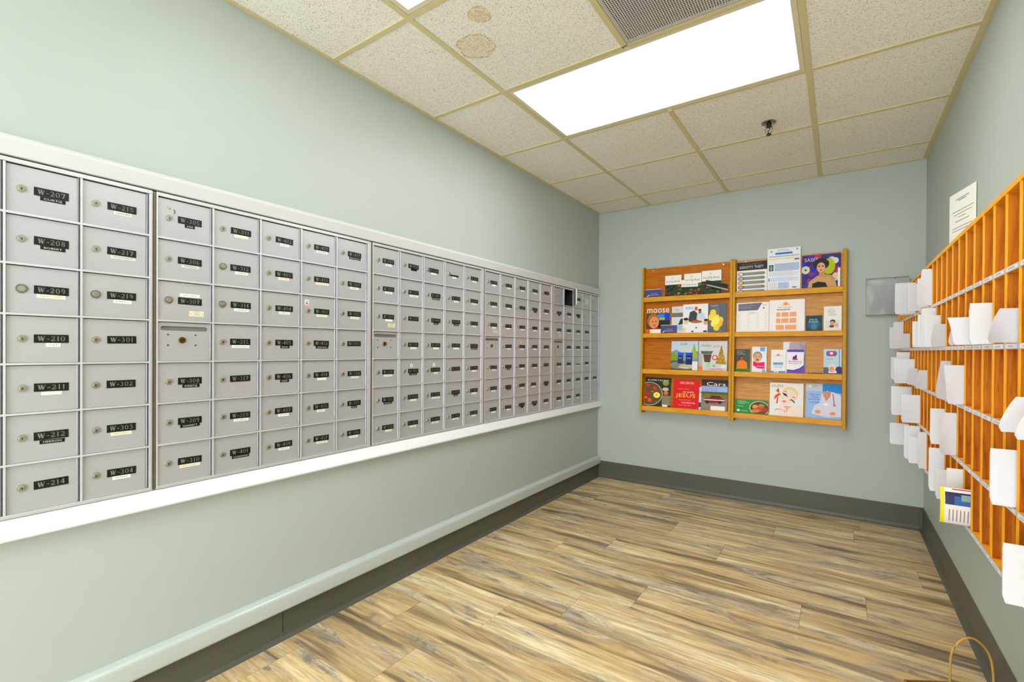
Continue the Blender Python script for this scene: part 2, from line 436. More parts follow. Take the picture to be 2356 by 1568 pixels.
# fire sprinkler
CH = mat('#8C8C84', 0.18, 1.0); DK = mat('#3A3B36', 0.3, 0.9)
sp = root('fire_sprinkler', F_ROOM, (1.487, 2.90, RH), 'small chrome fire sprinkler hanging from a ceiling tile', 'sprinkler')
e = MB(); e.cyl(0, 0, 0.036, -0.001, 0.003, CH, 28); e.cyl(0, 0, 0.022, -0.006, -0.001, CH, 28, 0.034); e.build('escutcheon', sp)
e = MB(); e.cyl(0, 0, 0.012, -0.018, -0.006, DK, 16); e.cyl(0, 0, 0.016, -0.022, -0.018, DK, 6); e.build('thread_body', sp)
for sx in (-1, 1):
    e = MB(); e.tube([(sx*0.013, 0, -0.02), (sx*0.018, 0, -0.034), (sx*0.014, 0, -0.05), (sx*0.004, 0, -0.060)], 0.0022, CH); e.build('frame_arm', sp)
e = MB(); e.tube([(0.0, 0, -0.022), (0.007, 0, -0.033), (-0.004, 0, -0.044), (0.001, 0, -0.058)], 0.0025, DK); e.build('heat_link', sp)
e = MB(); e.cyl(0, 0, 0.006, -0.062, -0.056, DK, 12); e.cyl(0, 0, 0.013, -0.0645, -0.062, DK, 16); e.build('deflector', sp)

# baseboards, rail, mailbox trims
def run_left(name, prof, m, y0, y1, label, bevel=0, smooth=False, extra=None):
    q = MB()
    for e_ in (extra or []): q.box(*e_)
    n = len(prof)
    vs = [(x, y0, z) for x, z in prof] + [(x, y1, z) for x, z in prof]
    q.add(vs, [tuple(range(n)), tuple(reversed(range(n, 2*n)))], m)
    q.add(vs, [(i, n+i, n+(i+1) % n, (i+1) % n) for i in range(n)], m, True)
    o = q.build(name, bevel=bevel); struct(o, label)
    o.data.polygons.foreach_set('use_smooth', [smooth]*len(o.data.polygons))
    return o
def cove(h, t=0.004): return [(0.0, h), (0.0, 0.0), (0.020, 0.0), (0.019, 0.003), (0.012, 0.006), (0.007, 0.014), (t, 0.026), (t, h-0.002), (t-0.001, h)]
run_left('baseboard_left', [(x+0.0005, z) for x, z in cove(0.116, 0.006)], M_RUBBER, RF+0.001, RD-0.001, 'grey rubber cove base along the mailbox wall', extra=[(0.0063, 0.0072, y_, y_+0.0025, 0.028, 0.112, M_DARK) for y_ in (1.02, 3.405)])
q = MB()
for (x0, x1) in ((0.02, 1.12), (1.1205, RW-0.02)):
    pr = cove(0.148); n = len(pr)
    vs = [(x0, RD-0.0005-a, z) for a, z in pr] + [(x1, RD-0.0005-a, z) for a, z in pr]
    q.add(vs, [tuple(reversed(range(n))), tuple(range(n, 2*n))] + [(i, (i+1) % n, n+(i+1) % n, n+i) for i in range(n)], M_RUBBER)
q.box(0.0065, 0.02, RD-0.005, RD-0.0005, 0.0, 0.116, M_RUBBER); q.box(RW-0.02, RW-0.0045, RD-0.005, RD-0.0005, 0.0, 0.148, M_RUBBER)
struct(q.build('baseboard_back'), 'grey rubber cove base under the magazine racks')
q = MB(); pr = cove(0.150); n = len(pr)
vs = [(RW-0.0005-a, RF+0.001, z) for a, z in pr] + [(RW-0.0005-a, RD-0.006, z) for a, z in pr]
q.add(vs, [tuple(range(n)), tuple(reversed(range(n, 2*n)))] + [(i, n+i, n+(i+1) % n, (i+1) % n) for i in range(n)], M_RUBBER)
struct(q.build('baseboard_right'), 'grey rubber cove base under the mail sorter')
rail = [(0.0005, 0.120)] + [(0.022+0.010*math.sin(a), 0.130-0.010*math.cos(a)) for a in (0.0, 0.5, 1.0, 1.57)] + \
       [(0.032, 0.150), (0.031, 0.172)] + [(0.031-0.018*(1-math.cos(a)), 0.172+0.018*math.sin(a)) for a in (0.3, 0.6, 0.9, 1.2, 1.57)] + [(0.0005, 0.192)]
o = run_left('trim_1', rail, M_RAIL, RF+0.001, RD-0.0055, 'sage painted rounded rail above the grey base')
run_left('trim_2', [(0.0005, 1.651), (0.013, 1.651), (0.015, 1.653), (0.024, 1.690), (0.024, 1.695), (0.020, 1.701), (0.012, 1.706), (0.0005, 1.707)], M_TRIM2, RF+0.001, RD-0.001, 'white wooden trim board along the top of the mailboxes')
run_left('trim_3', [(0.0005, 0.638), (0.024, 0.638), (0.031, 0.640), (0.034, 0.645), (0.033, 0.650), (0.011, 0.689), (0.008, 0.6915), (0.0005, 0.6925)], M_TRIM, RF+0.001, RD-0.001, 'white wooden sill board along the bottom of the mailboxes')

# ------------------------------------------------------------------ mailboxes
ROWP = 0.1335; TOPV = 1.636-0.6945
Z0 = 0.6945
DW, DH = 0.1498, 0.1250
def lock_mesh(kind):
    q = MB()
    if kind == 'flat':
        q.cyl(0, 0, 0.0122, 0, 0.004, M_LOCKD, 28, 0.0112); q.cyl(0, 0, 0.0085, 0.004, 0.006, M_LOCK, 28, 0.0078); q.cyl(0, 0, 0.0052, 0.006, 0.0068, mat('#C9C8C2', 0.25, 0.9), 24)
    else:
        r = 0.0098 if kind == 'key' else 0.0115
        q.cyl(0, 0, r, 0, 0.0035, M_LOCK, 28, r*0.96); q.cyl(0, 0, r*0.72, 0.0035, 0.0055, M_LOCK, 28, r*0.62)
        q.cyl(0, -0.0002, r*0.40, 0.0055, 0.0058, mat('#B9B39B', 0.25, 0.9), 20); q.box(-0.0007, 0.0007, -0.0045, 0.0012, 0.0057, 0.0060, M_DARK); q.cyl(0, -0.001, 0.0013, 0.0057, 0.0060, M_DARK, 10)
    return q.mesh('lock')
LK = {k: lock_mesh(k) for k in ('key', 'flat', 'big')}
def door_mesh(w_=DW, h_=DH):
    q = MB(); q.box(0, w_, 0, h_, 0.0, 0.0045, M_ALU); q.box(0.0, w_, 0, 0.0015, 0.0045, 0.0056, M_ALU); return q.mesh('door')
DOOR = door_mesh()
DOOR_N = door_mesh(0.1415)
def serif(q, txt, u0, v0, w_, h_, c, m):
    '''engraved serif letters: every glyph is a few tapered strokes in a 1 x 1 cell'''
    TK, TN = 0.17, 0.075
    def seg(x0, y0, x1, y1, wd):
        dx, dy = (x1-x0)*0.62, y1-y0; L = math.hypot(dx, dy); nx, ny = -dy/L*wd/2/0.62, dx/L*wd/2
        return [(x0+nx, y0+ny), (x1+nx, y1+ny), (x1-nx, y1-ny), (x0-nx, y0-ny)]
    def arc(cx, cy, rx, ry, a0, a1, n=12):
        o = []
        for i in range(n):
            P = []
            for a in (a0+(a1-a0)*i/n, a0+(a1-a0)*(i+1)/n):
                t = math.radians(a); wd = TN + (TK-TN)*abs(math.cos(t)); P.append((t, wd))
            (ta, wa), (tb, wb) = P
            f = lambda t, w, s_: (cx+(rx+s_*w/2)*math.cos(t), cy+(ry+s_*w/2*0.8)*math.sin(t))
            o.append([f(ta, wa, 1), f(tb, wb, 1), f(tb, wb, -1), f(ta, wa, -1)])
        return o
    G = {
     'W': [seg(0.10, 1, 0.30, 0, 0.13), seg(0.30, 0, 0.50, 0.95, 0.05), seg(0.46, 1, 0.68, 0, 0.13), seg(0.68, 0, 0.92, 1, 0.05), seg(-0.02, 0.97, 0.24, 0.97, 0.06), seg(0.34, 0.97, 0.60, 0.97, 0.06), seg(0.80, 0.97, 1.04, 0.97, 0.06)],
     'E': [seg(0.25, 0, 0.25, 1, TK), seg(0.1, 0.97, 0.85, 0.97, 0.07), seg(0.1, 0.03, 0.88, 0.03, 0.07), seg(0.3, 0.52, 0.65, 0.52, 0.07), seg(0.83, 0.78, 0.83, 1, 0.07), seg(0.86, 0, 0.86, 0.24, 0.07), seg(0.65, 0.4, 0.65, 0.64, 0.06)],
     '-': [seg(0.1, 0.40, 0.9, 0.40, 0.10)],
     '0': arc(0.5, 0.5, 0.36, 0.45, 0, 360, 18),
     '1': [seg(0.5, 0, 0.5, 1, TK), seg(0.25, 0.03, 0.75, 0.03, 0.06), seg(0.28, 0.86, 0.5, 0.97, 0.07)],
     '2': arc(0.48, 0.72, 0.30, 0.24, 160, -50, 10) + [seg(0.68, 0.52, 0.15, 0.06, 0.10), seg(0.12, 0.06, 0.85, 0.06, 0.12), seg(0.84, 0.05, 0.86, 0.26, 0.06)],
     '3': arc(0.45, 0.74, 0.26, 0.21, 150, -80, 9) + arc(0.45, 0.28, 0.31, 0.25, 80, -150, 10),
     '4': [seg(0.64, 0, 0.64, 1, TK), seg(0.62, 0.98, 0.10, 0.30, TN), seg(0.06, 0.29, 0.92, 0.29, 0.08), seg(0.45, 0.03, 0.84, 0.03, 0.06)],
     '5': [seg(0.25, 0.94, 0.80, 0.94, 0.13), seg(0.26, 0.97, 0.22, 0.52, 0.07)] + arc(0.45, 0.31, 0.31, 0.27, 120, -150, 12),
     '6': arc(0.5, 0.30, 0.31, 0.27, 0, 360, 14) + arc(0.62, 0.44, 0.44, 0.50, 180, 95, 7),
     '7': [seg(0.12, 0.94, 0.86, 0.94, 0.12), seg(0.84, 0.92, 0.42, 0.0, 0.15), seg(0.14, 0.74, 0.14, 0.97, 0.06)],
     '8': arc(0.5, 0.74, 0.25, 0.21, 0, 360, 14) + arc(0.5, 0.27, 0.31, 0.24, 0, 360, 14),
     '9': arc(0.5, 0.70, 0.31, 0.27, 0, 360, 14) + arc(0.38, 0.56, 0.44, 0.50, 0, -85, 7)}
    adv = {'W': 1.45, '-': 0.7, '1': 0.72}
    tot = sum(adv.get(ch, 1.0) for ch in txt); x = 0; cw = w_/tot
    for ch in txt:
        a = adv.get(ch, 1.0)
        for pol in G.get(ch, []): q.flat([(u0+x+px*a*cw*0.86, v0+py*h_) for px, py in pol], c, m)
        x += a*cw
def plate_mesh(txt, kind='std'):
    q = MB(); w_, h_ = 0.0705, 0.0225
    if kind == 'thin': h_ = 0.009
    q.box(0, w_, 0, h_, 0, 0.0012, M_PLATE)
    if txt:
        if kind == 'thin': q.text(txt, 0.02, 0.002, 0.025, 0.005, 0.0013, M_NUM)
        else:
            serif(q, txt, 0.0075, 0.0048, w_-0.013, 0.0132, 0.00125, M_NUM)
    return q.mesh('number_plate')
def tag_mesh(kind, txt, w_):
    q = MB(); h_ = 0.0105
    m, ink = {'B': (M_TAPE, mat('#C9CDC8', 0.5)), 'W': (M_WHITE, M_INK), 'C': (M_CREAM, mat('#A79A70', 0.6)), 'T': (M_CLEARTAPE, M_INK)}[kind]
    q.box(0, w_, 0, h_, 0, 0.0006, m)
    if txt:
        tw = min(w_-0.008, 0.0062*len(txt)); hh = 0.0052 if kind == 'B' else 0.0042
        q.text(txt, (w_-tw)/2, (h_-hh)/2, tw, hh, 0.0007, ink)
    return q.mesh('name_label')
def usmail():
    q = MB(); cr = mat('#E4DDBB', 0.5); q.box(0, 0.044, 0, 0.019, 0, 0.0008, cr)
    q.text('U.S. MAIL', 0.014, 0.0145, 0.016, 0.003, 0.0009, M_INK); q.box(0.006, 0.038, 0.0128, 0.0132, 0.0008, 0.0009, M_INK)
    q.box(0.014, 0.030, 0.0045, 0.0105, 0.0008, 0.00085, M_INK); q.box(0.0145, 0.0295, 0.005, 0.010, 0.00085, 0.0009, cr)
    q.text('Bommer', 0.0165, 0.006, 0.011, 0.003, 0.00095, M_INK)
    for x in (0.004, 0.040): q.cyl(x, 0.009, 0.0012, 0.0008, 0.0011, M_DARK, 8)
    q.text('APPROVED', 0.004, 0.002, 0.009, 0.0018, 0.0009, M_INK); q.text('OFFICE', 0.032, 0.002, 0.007, 0.0018, 0.0009, M_INK)
    return q.mesh('approval_plate')
USM = usmail()
def sticker_mesh(kind):
    q = MB()
    if kind == 'leaf':
        q.M = Matrix.Rotation(-0.6, 4, 'Z'); q.ell(0, 0, 0.0055, 0.003, 0.0003, mat('#8FA03A')); q.ell(-0.001, 0, 0.003, 0.0014, 0.0004, mat('#D8D77A')); q.ell(0.005, -0.001, 0.002, 0.0014, 0.0004, mat('#6B5B2C'))
    elif kind == 'seahorse':
        c = mat('#4E5A5E'); q.tube([(0.001, 0.007, 0.0006), (0.003, 0.004, 0.0006), (0.0005, 0.001, 0.0006), (0.002, -0.002, 0.0006), (0.001, -0.005, 0.0006), (-0.001, -0.0045, 0.0006)], 0.0009, c, 6)
        q.ell(0.0, 0.007, 0.0022, 0.0016, 0.0008, c); q.ell(0.002, 0.001, 0.002, 0.0025, 0.0008, mat('#7C8A8C'))
    elif kind == 'cherry':
        q.box(-0.009, 0.009, -0.010, 0.010, 0, 0.0003, M_WHITE); q.ell(-0.003, -0.004, 0.003, 0.0032, 0.0005, mat('#C22A2A')); q.ell(0.0035, -0.005, 0.003, 0.0032, 0.0006, mat('#D0393B'))
        q.ell(0.001, 0.003, 0.004, 0.0028, 0.0005, mat('#7A6A4A')); q.box(-0.0005, 0.0003, -0.002, 0.003, 0.0004, 0.0006, mat('#4A6B35'))
    elif kind == 'round':
        q.cyl(0, 0, 0.009, 0, 0.0004, M_WHITE, 20); q.ell(0, 0, 0.0022, 0.004, 0.0006, mat('#40425E'))
    elif kind == 'yellow':
        q.cyl(0, 0, 0.009, 0, 0.0004, mat('#E9C955'), 20); q.ell(0, 0, 0.003, 0.004, 0.0006, mat('#F5E7A0'))
    elif kind == 'square':
        q.box(-0.035, 0.035, -0.024, 0.024, 0, 0.0006, mat('#E8E0C8')); 
        for k in range(4): q.box(-0.024, 0.022-0.006*k, 0.012-0.008*k, 0.0135-0.008*k, 0.0006, 0.0008, mat('#B8AE96'))
    return q.mesh('sticker')
STK = {k: sticker_mesh(k) for k in ('leaf', 'seahorse', 'cherry', 'round', 'yellow', 'square')}
# (number, tag kind + text, extras)   tag: B black tape, W white, C cream, T clear tape
UNITS = [
 dict(start=-0.259, x=[0.022, 0.183, 0.3435, 0.527, 0.6795], cols=[
  [('W-102', 'W', 'LANE'), ('W-103', '', ''), ('W-104', 'W', 'OTT'), ('W-105', 'W', 'COLE'), ('W-106', '', ''), ('W-107', 'B', 'HILL'), ('W-108', '', '')],
  [('W-109', '', ''), ('W-110', 'W', 'REED'), ('W-111', '', ''), ('W-112', 'C', ''), ('W-114', 'W', 'KERR'), ('W-115', '', ''), ('W-116', 'B', 'NASH')],
  [('W-117', 'W', ''), ('W-119', '', ''), ('W-201', 'B', 'WOOD'), ('W-202', '', ''), ('W-203', 'W', ''), ('W-204', 'C', ''), ('W-205', '', '')],
  [('W-207', 'B', 'CURTIS'), ('W-208', 'B', 'BOBERT'), ('W-209', 'C', 'SERVAIS', 'flat'), ('W-210', 'W', 'OLF'), ('W-211', 'T', ''), ('W-212', 'B', 'HERRON'), ('W-214', '', '')],
  [('W-215', 'T', 'DIXON'), ('W-217', 'T', 'VIGSTEDT'), ('W-219', 'W', 'MILLS', 'flat'), ('W-301', '', ''), ('W-302', '', ''), ('W-303', 'C', 'MAZZEO'), ('W-304', 'W', 'STANT')]]),
 dict(start=0.589, cols=[
  [('W-305', 'B', '305', 'leaf', 'seahorse'), ('W-306', 'T', 'HARDIN'), ('W-307', 'A', 'VALLANT', 'flat', 'us'), None, ('W-308', 'B', 'KREITZ'), ('W-309', 'B', 'GARRETT'), ('W-310', 'C', 'PRIOLEAU')],
  [('W-311', 'C', ''), ('W-312', 'W', 'NEENE', 'flat'), ('W-314', 'W', 'HEMPLE', 'flat'), ('W-315', 'W', 'GRANELLI'), ('W-317', '', ''), ('W-319', 'W', 'EVARTS'), ('W-401', 'B', 'LOUGHMAN')],
  [('W-402', 'W', 'HALY'), ('W-403', 'C', 'MCGEE'), ('W-404', 'W', 'TERRY'), ('W-405', 'B', 'BUCK'), ('W-406', 'B', 'WEST'), ('W-407', 'W', 'JAMES'), ('W-408', 'W', 'WHITE')],
  [('W-409', 'W', 'BARBER'), ('W-410', 'C', 'MITCHELL'), ('W-411', 'C', 'CONWAY', 'cherry'), ('W-412', 'B', 'HARTMAN'), ('W-414', 'C', ''), ('W-415', 'W', 'GRAY'), ('W-417', 'C', 'MCCABE')],
  [('W-419', 'B', 'REYNOLDS'), ('W-501', 'W', 'PERRY'), ('W-502', 'C', 'SCOTT'), ('W-503', '', ''), ('W-504', 'T', ''), ('W-505', 'B', 'ELA'), ('W-506', 'W', 'LUCAS')]]),
 dict(start=1.4387, cols=[
  [('W-507', 'W', 'BEST'), ('W-508', 'W', 'COLBY'), ('W-509', 'W', '', 'us'), None, ('W-510', 'W', 'WATSON'), ('W-511', 'B', 'DAWSON'), ('W-512', 'C', '')],
  [('W-514', 'B', ''), ('W-515', 'W', 'LAMBERT'), ('W-517', '', ''), ('W-519', 'C', ''), ('E-101', 'B', 'WALLER', 'round'), ('E-102', 'C', ''), ('E-103', 'C', 'GOODE')],
  [('E-104', 'C', '', 'big'), ('E-105', 'B', 'HARRISON'), ('E-106', 'B', 'HALL'), ('E-107', 'W', ''), ('E-108', 'W', 'ORR', 'round'), ('E-109', 'W', 'CHRISTIAN'), ('E-110', 'W', 'BAILEY')],
  [('E-111', 'W', 'DAY', 'big', 'thin'), ('E-112', 'W', 'LOVE'), ('E-114', 'B', 'HALEY'), ('E-115', 'W', ''), ('E-117', '', ''), ('E-119', 'B', 'PAUL'), ('E-201', 'W', 'HARMON')],
  [('E-202', 'W', 'ODOM'), ('E-203', 'W', 'BAIRD'), ('E-204', 'W', 'LEE'), ('E-205', 'B', 'MORRISON'), ('E-206', 'W', ''), ('E-207', 'W', ''), ('E-208', 'C', '')]]),
 dict(start=2.288, cols=[
  [('E-209', 'W', ''), ('E-210', 'W', ''), ('E-211', 'W', '', 'us'), None, ('E-212', 'C', ''), ('E-214', 'C', ''), ('E-215', 'W', '')],
  [('E-217', 'W', ''), ('E-219', 'W', ''), ('E-301', 'W', ''), ('E-302', 'C', ''), ('E-303', 'B', 'KING'), ('E-304', 'B', 'DUNLAP'), ('E-305', 'W', '')],
  [('E-306', 'W', ''), ('E-307', '', ''), ('E-308', 'C', ''), ('E-309', 'C', '', 'yellow'), ('E-310', 'W', ''), ('E-311', 'C', ''), ('E-312', 'B', '')],
  [('E-314', 'W', ''), ('E-315', 'B', ''), ('E-317', 'W', ''), ('E-319', 'W', ''), ('E-401', 'C', ''), ('E-402', 'W', '', 'big'), ('E-403', 'B', '')],
  [('E-404', '', ''), ('E-405', 'W', ''), ('E-406', 'C', ''), ('E-407', 'C', ''), ('E-408', '', ''), ('E-409', 'B', ''), ('E-410', 'W', '')]]),
 dict(start=3.138, cols=[
  [('', '', 'E-411'), ('E-412', 'B', ''), ('E-414', 'W', '', 'us'), None, ('E-415', 'W', ''), ('E-417', 'W', ''), ('E-419', 'W', '')],
  ['open', ('E-502', 'W', ''), ('E-503', 'W', ''), ('E-504', 'W', ''), ('E-505', 'W', ''), ('E-506', 'W', ''), ('E-507', 'W', '')],
  [('E-508', 'W', ''), ('E-509', 'B', ''), ('E-510', 'W', ''), ('E-511', 'W', ''), ('E-512', 'W', '', 'thin'), ('E-514', 'W', ''), ('E-515', 'W', '')],
  [('', '', '', 'square'), ('', '', 'E-516'), ('E-517', 'W', ''), ('E-518', 'W', ''), ('E-519', 'W', ''), ('E-520', 'W', ''), ('', '', '')],
  [('', '', '1'), ('', '', '2'), ('', '', '3'), ('', '', '4'), ('', '', 'E-521'), ('E-522', 'W', ''), ('', '', '5')]]),
]
ULAB = ['silver mailbox bank at the left edge with doors W-207 to W-304',
        'second silver mailbox bank from the left, doors W-305 to W-506',
        'third silver mailbox bank from the left, doors W-507 to E-208',
        'fourth silver mailbox bank from the left, before the bank with the open door',
        'last silver mailbox bank in the far corner, one top door hanging open']
UW = 0.849
hing = MB()
hing.box(0.0015, 0.0085, 0, 0.9512, 0.0, 0.004, mat('#8E8D88', 0.4, 0.6))
for k in range(58): hing.box(0.0034, 0.0068, 0.003+k*0.0163, 0.0178+k*0.0163, 0.004, 0.0075, M_HINGE)
HINGE = hing.mesh('piano_hinge')
def frame_mesh(xs_, width, open_cell=None):
    q = MB(); H = 0.9512
    q.box(0.0095, xs_[0]-0.0015, 0, H, 0.0, 0.010, M_ALUB)                       # left stile
    e = xs_[-1]+0.1643
    q.box(e-0.001, width-0.0005, 0, H, 0.0, 0.009, M_ALUB)
    q.box(xs_[0]-0.0015, e-0.001, TOPV+0.002, H, 0.0, 0.010, M_ALUB); q.box(xs_[0]-0.0015, e-0.001, TOPV+0.0035, TOPV+0.009, 0.010, 0.0115, M_ALUB)
    q.box(xs_[0]-0.0015, e-0.001, 0, 0.0055, 0.0, 0.010, M_ALUB)
    for r in range(1, 7):
        z = TOPV - ROWP*r; q.box(xs_[0]-0.002, e-0.0015, z-0.0028, z+0.0028, 0.002, 0.0125, M_ALUB)
    q.box(xs_[0]-0.002, e-0.0015, TOPV-0.0015, TOPV+0.003, 0.002, 0.0120, M_ALUB)
    q.box(xs_[0]-0.002, e-0.0015, TOPV-7*ROWP-0.001, TOPV-7*ROWP+0.003, 0.002, 0.0120, M_ALUB)
    for i, x in enumerate(xs_):
        nx = xs_[i+1] if i < 4 else x+0.1643
        for r in range(7):
            z1 = TOPV-ROWP*r-0.0028; z0 = z1-ROWP+0.0056
            q.box(nx-0.0062, nx-0.0012, z0, z1, 0.0, 0.0115, M_ALUB)
            q.add(
                [(a, zz, c) for zz in (z0+0.001, z1-0.001) for a, c in ((nx-0.0128, 0.0), (nx-0.0128, 0.0055), (nx-0.0112, 0.0085), (nx-0.0088, 0.0085), (nx-0.0072, 0.0055), (nx-0.0072, 0.0))],
                [(0, 1, 2, 3, 4, 5), (11, 10, 9, 8, 7, 6)] + [(i2, 6+i2, 6+(i2+1) % 6, (i2+1) % 6) for i2 in range(6)], M_BEAD)
    return q
def outgoing_mesh():
    q = MB(); w_, h_ = DW, DH; s0, s1 = 0.0985, 0.1135; a, c = 0.006, w_-0.006; T = 0.0045
    q.box(0, w_, 0, s0, 0, T, M_ALU); q.box(0, w_, s1, h_, 0, T, M_ALU); q.box(0, a, s0, s1, 0, T, M_ALU); q.box(c, w_, s0, s1, 0, T, M_ALU)
    q.box(a, c, s0, s1, -0.003, -0.0018, M_SLOT)
    r = (s1-s0)/2; m = (s0+s1)/2
    for (ux, sx) in ((a, 1), (c, -1)):
        for sy in (1, -1):
            pts = [(ux, m+sy*r)] + [(ux+sx*r*(1-math.cos(t)), m+sy*r*math.sin(t)) for t in [k*math.pi/12 for k in range(7)]]
            q.prism(pts if sx*sy > 0 else pts[::-1], 0, T, M_ALU)
    return q.mesh('outgoing_mail_panel')
OUTG = outgoing_mesh()
qs = MB(); qs.cyl(0, 0, 0.0028, 0, 0.0012, mat('#7D7D7C', 0.3, 0.9), 12); SCR = qs.mesh('screw')
ql = MB(); ql.cyl(0, 0, 0.0108, 0, 0.005, M_BRASS, 24, 0.010); ql.cyl(0, 0, 0.0078, 0.005, 0.0058, mat('#7A5A1C', 0.35, 0.9), 20); ql.box(-0.006, 0.006, -0.0012, 0.0012, 0.0058, 0.0064, mat('#3A2A10', 0.5, 0.5))
BLK = ql.mesh('brass_lock')
_pm = {}
for ui, U in enumerate(UNITS):
    xs_ = U.get('x') or [0.0153+0.1638*i for i in range(5)]
    width = UW if ui < 4 else RD-0.002-3.138
    if ui == 0: width = 0.8475
    t = root('mailbox_bank', F_LEFT, (0.0015, U['start'], Z0), ULAB[ui], 'mailboxes', 'banks of metal mailboxes in the left wall')
    fr = frame_mesh(xs_, width)
    fo = fr.build('frame', t); fo.location = (0, 0, 0)
    inst(HINGE, 'piano_hinge', t, (0, 0, 0))
    bk = MB()
    e = xs_[-1]+0.1643
    if ui < 4: bk.box(0.002, width-0.001, 0.001, 0.9560, -0.38, -0.004, M_BODY)
    else:      # a real compartment behind the open door
        cx0, cx1 = xs_[1]-0.002, xs_[2]-0.008; z1 = TOPV-0.001; z0 = TOPV-ROWP+0.001
        bk.box(0.002, cx0, 0.001, 0.9560, -0.38, -0.004, M_BODY); bk.box(cx1, width-0.001, 0.001, 0.9560, -0.38, -0.004, M_BODY)
        bk.box(cx0, cx1, z1, 0.9560, -0.38, -0.004, M_BODY); bk.box(cx0, cx1, 0.001, z0, -0.38, -0.004, M_SLOT); bk.box(cx0, cx1, z0, z1, -0.38, -0.36, M_SLOT)
    bk.build('cabinet_body', t)
    for ci, col in enumerate(U['cols']):
        for ri, d in enumerate(col):
            du = xs_[ci]+0.0007; dv = TOPV - ROWP*ri - 0.0028 - DH - 0.0022
            nextx = xs_[ci+1] if ci < 4 else xs_[ci]+0.1643
            if d is None:
                o = inst(OUTG, 'outgoing_mail_panel', t, (du, dv, 0.0005)); o['label'] = 'blank panel with a long slot and a brass lock'
                inst(BLK, 'brass_lock', o, (0.0665, 0.068, 0.0045)); 
                for (x, y) in ((-0.040, 0.0175), (0.040, 0.0175), (-0.040, -0.017), (0.040, -0.017)): inst(SCR, 'screw', o, (0.0665+x, 0.068+y, 0.0045))
                continue
            if d == 'open':
                o = inst(DOOR, 'door', t, (nextx-0.0135, dv, 0.010), (0, 0, 0)); o['label'] = 'open door swung out from its compartment'
                me = MB(); me.M = Matrix.Rotation(math.radians(38), 4, 'Y') @ Matrix.Translation((-DW, 0, 0))
                me.box(0, DW, 0, DH, 0.0, 0.003, M_ALU); me.box(0, 0.0025, 0, DH, -0.008, 0.0, M_ALUB); me.box(0, DW, 0, 0.002, -0.008, 0, M_ALUB); me.box(0, DW, DH-0.002, DH, -0.008, 0, M_ALUB)
                o.data = me.mesh('open_door'); continue
            num, tk, tt = d[:3]; ex = d[3:]
            narrow = nextx-du < 0.156
            o = inst(DOOR_N if narrow else DOOR, 'door', t, (du, dv, 0.0005))
            if num and ui < 3: o['label'] = 'mailbox door numbered ' + num
            cu, cv = DW/2, DH/2
            lk = 'flat' if 'flat' in ex else ('big' if 'big' in ex else 'key')
            jr = random.uniform
            lx = 0.0285 + jr(-0.001, 0.001)
            inst(LK[lk], 'lock', o, (lx, cv+0.0025, 0.0045), (0, 0, jr(-0.3, 0.3)))
            px0 = 0.0545 + jr(-0.001, 0.001) if not narrow else 0.0515
            if lk == 'big' : px0 = lx+0.010
            if num:
                key = (num, 'thin' in ex)
                inst(plate_mesh(num if 'thin' not in ex else '', 'thin' if 'thin' in ex else 'std'), 'number_plate', o, (px0, cv-0.0085, 0.0045), (0, 0, jr(-0.02, 0.02)))
            elif tt:
                q = MB(); q.text(tt, 0, 0, 0.007*len(tt), 0.010, 0.0001, mat('#8E8B80', 0.6)); inst(q.mesh('printed_number'), 'printed_number', o, (0.075, cv-0.004, 0.0046))
            if num and tk:
                w_ = max(0.028, min(0.060, 0.0072*len(tt)+0.008)) if tt else jr(0.036, 0.048)
                if tk == 'A': tk, ty = 'W', cv+0.0165
                else: ty = cv-0.0195
                key = (tk, tt, round(w_, 2))
                if key not in _pm: _pm[key] = tag_mesh(tk, tt, w_)
                inst(_pm[key], 'name_label', o, (px0+0.036-w_/2+jr(-0.002, 0.003), ty, 0.0045 if tk != 'B' else 0.0047), (0, 0, jr(-0.015, 0.015)))
            if 'us' in ex: inst(USM, 'approval_plate', o, (0.088, cv-0.048, 0.0045))
            for k, (sx, sy) in (('leaf', (0.028, 0.035)), ('seahorse', (0.043, 0.024)), ('cherry', (0.022, 0.036)), ('round', (0.078, 0.030)), ('yellow', (0.072, 0.030)), ('square', (0.080, 0.0))):
                if k in ex: inst(STK[k], 'sticker', o, (sx, cv+sy, 0.0048))
# letters standing in the open compartment
yo = 3.138+0.0153+0.1638+0.015; zo = Z0+TOPV-ROWP+0.0015
q = MB(); q.M = Matrix.Rotation(0.12, 4, 'Z')
q.box(0, 0.085, 0, 0.086, -0.14, -0.137, M_PAPER); q.box(0.004, 0.075, 0.0, 0.078, -0.134, -0.132, M_PAPER2)
o = q.build('letter', None, (-0.03, yo+0.004, zo+0.012-0.010), F_LEFT); tag(o, 'white letters standing inside the open far mailbox', 'mail')
q = MB(); q.box(0, 0.10, 0, 0.045, -0.126, -0.122, mat('#55586A', 0.5)); q.box(0.004, 0.06, 0.03, 0.038, -0.122, -0.1216, M_WHITE)
o = q.build('mail_flyer', None, (-0.03, yo, zo), F_LEFT); tag(o, 'dark flyer lying in front of the letters in the open far mailbox', 'mail')

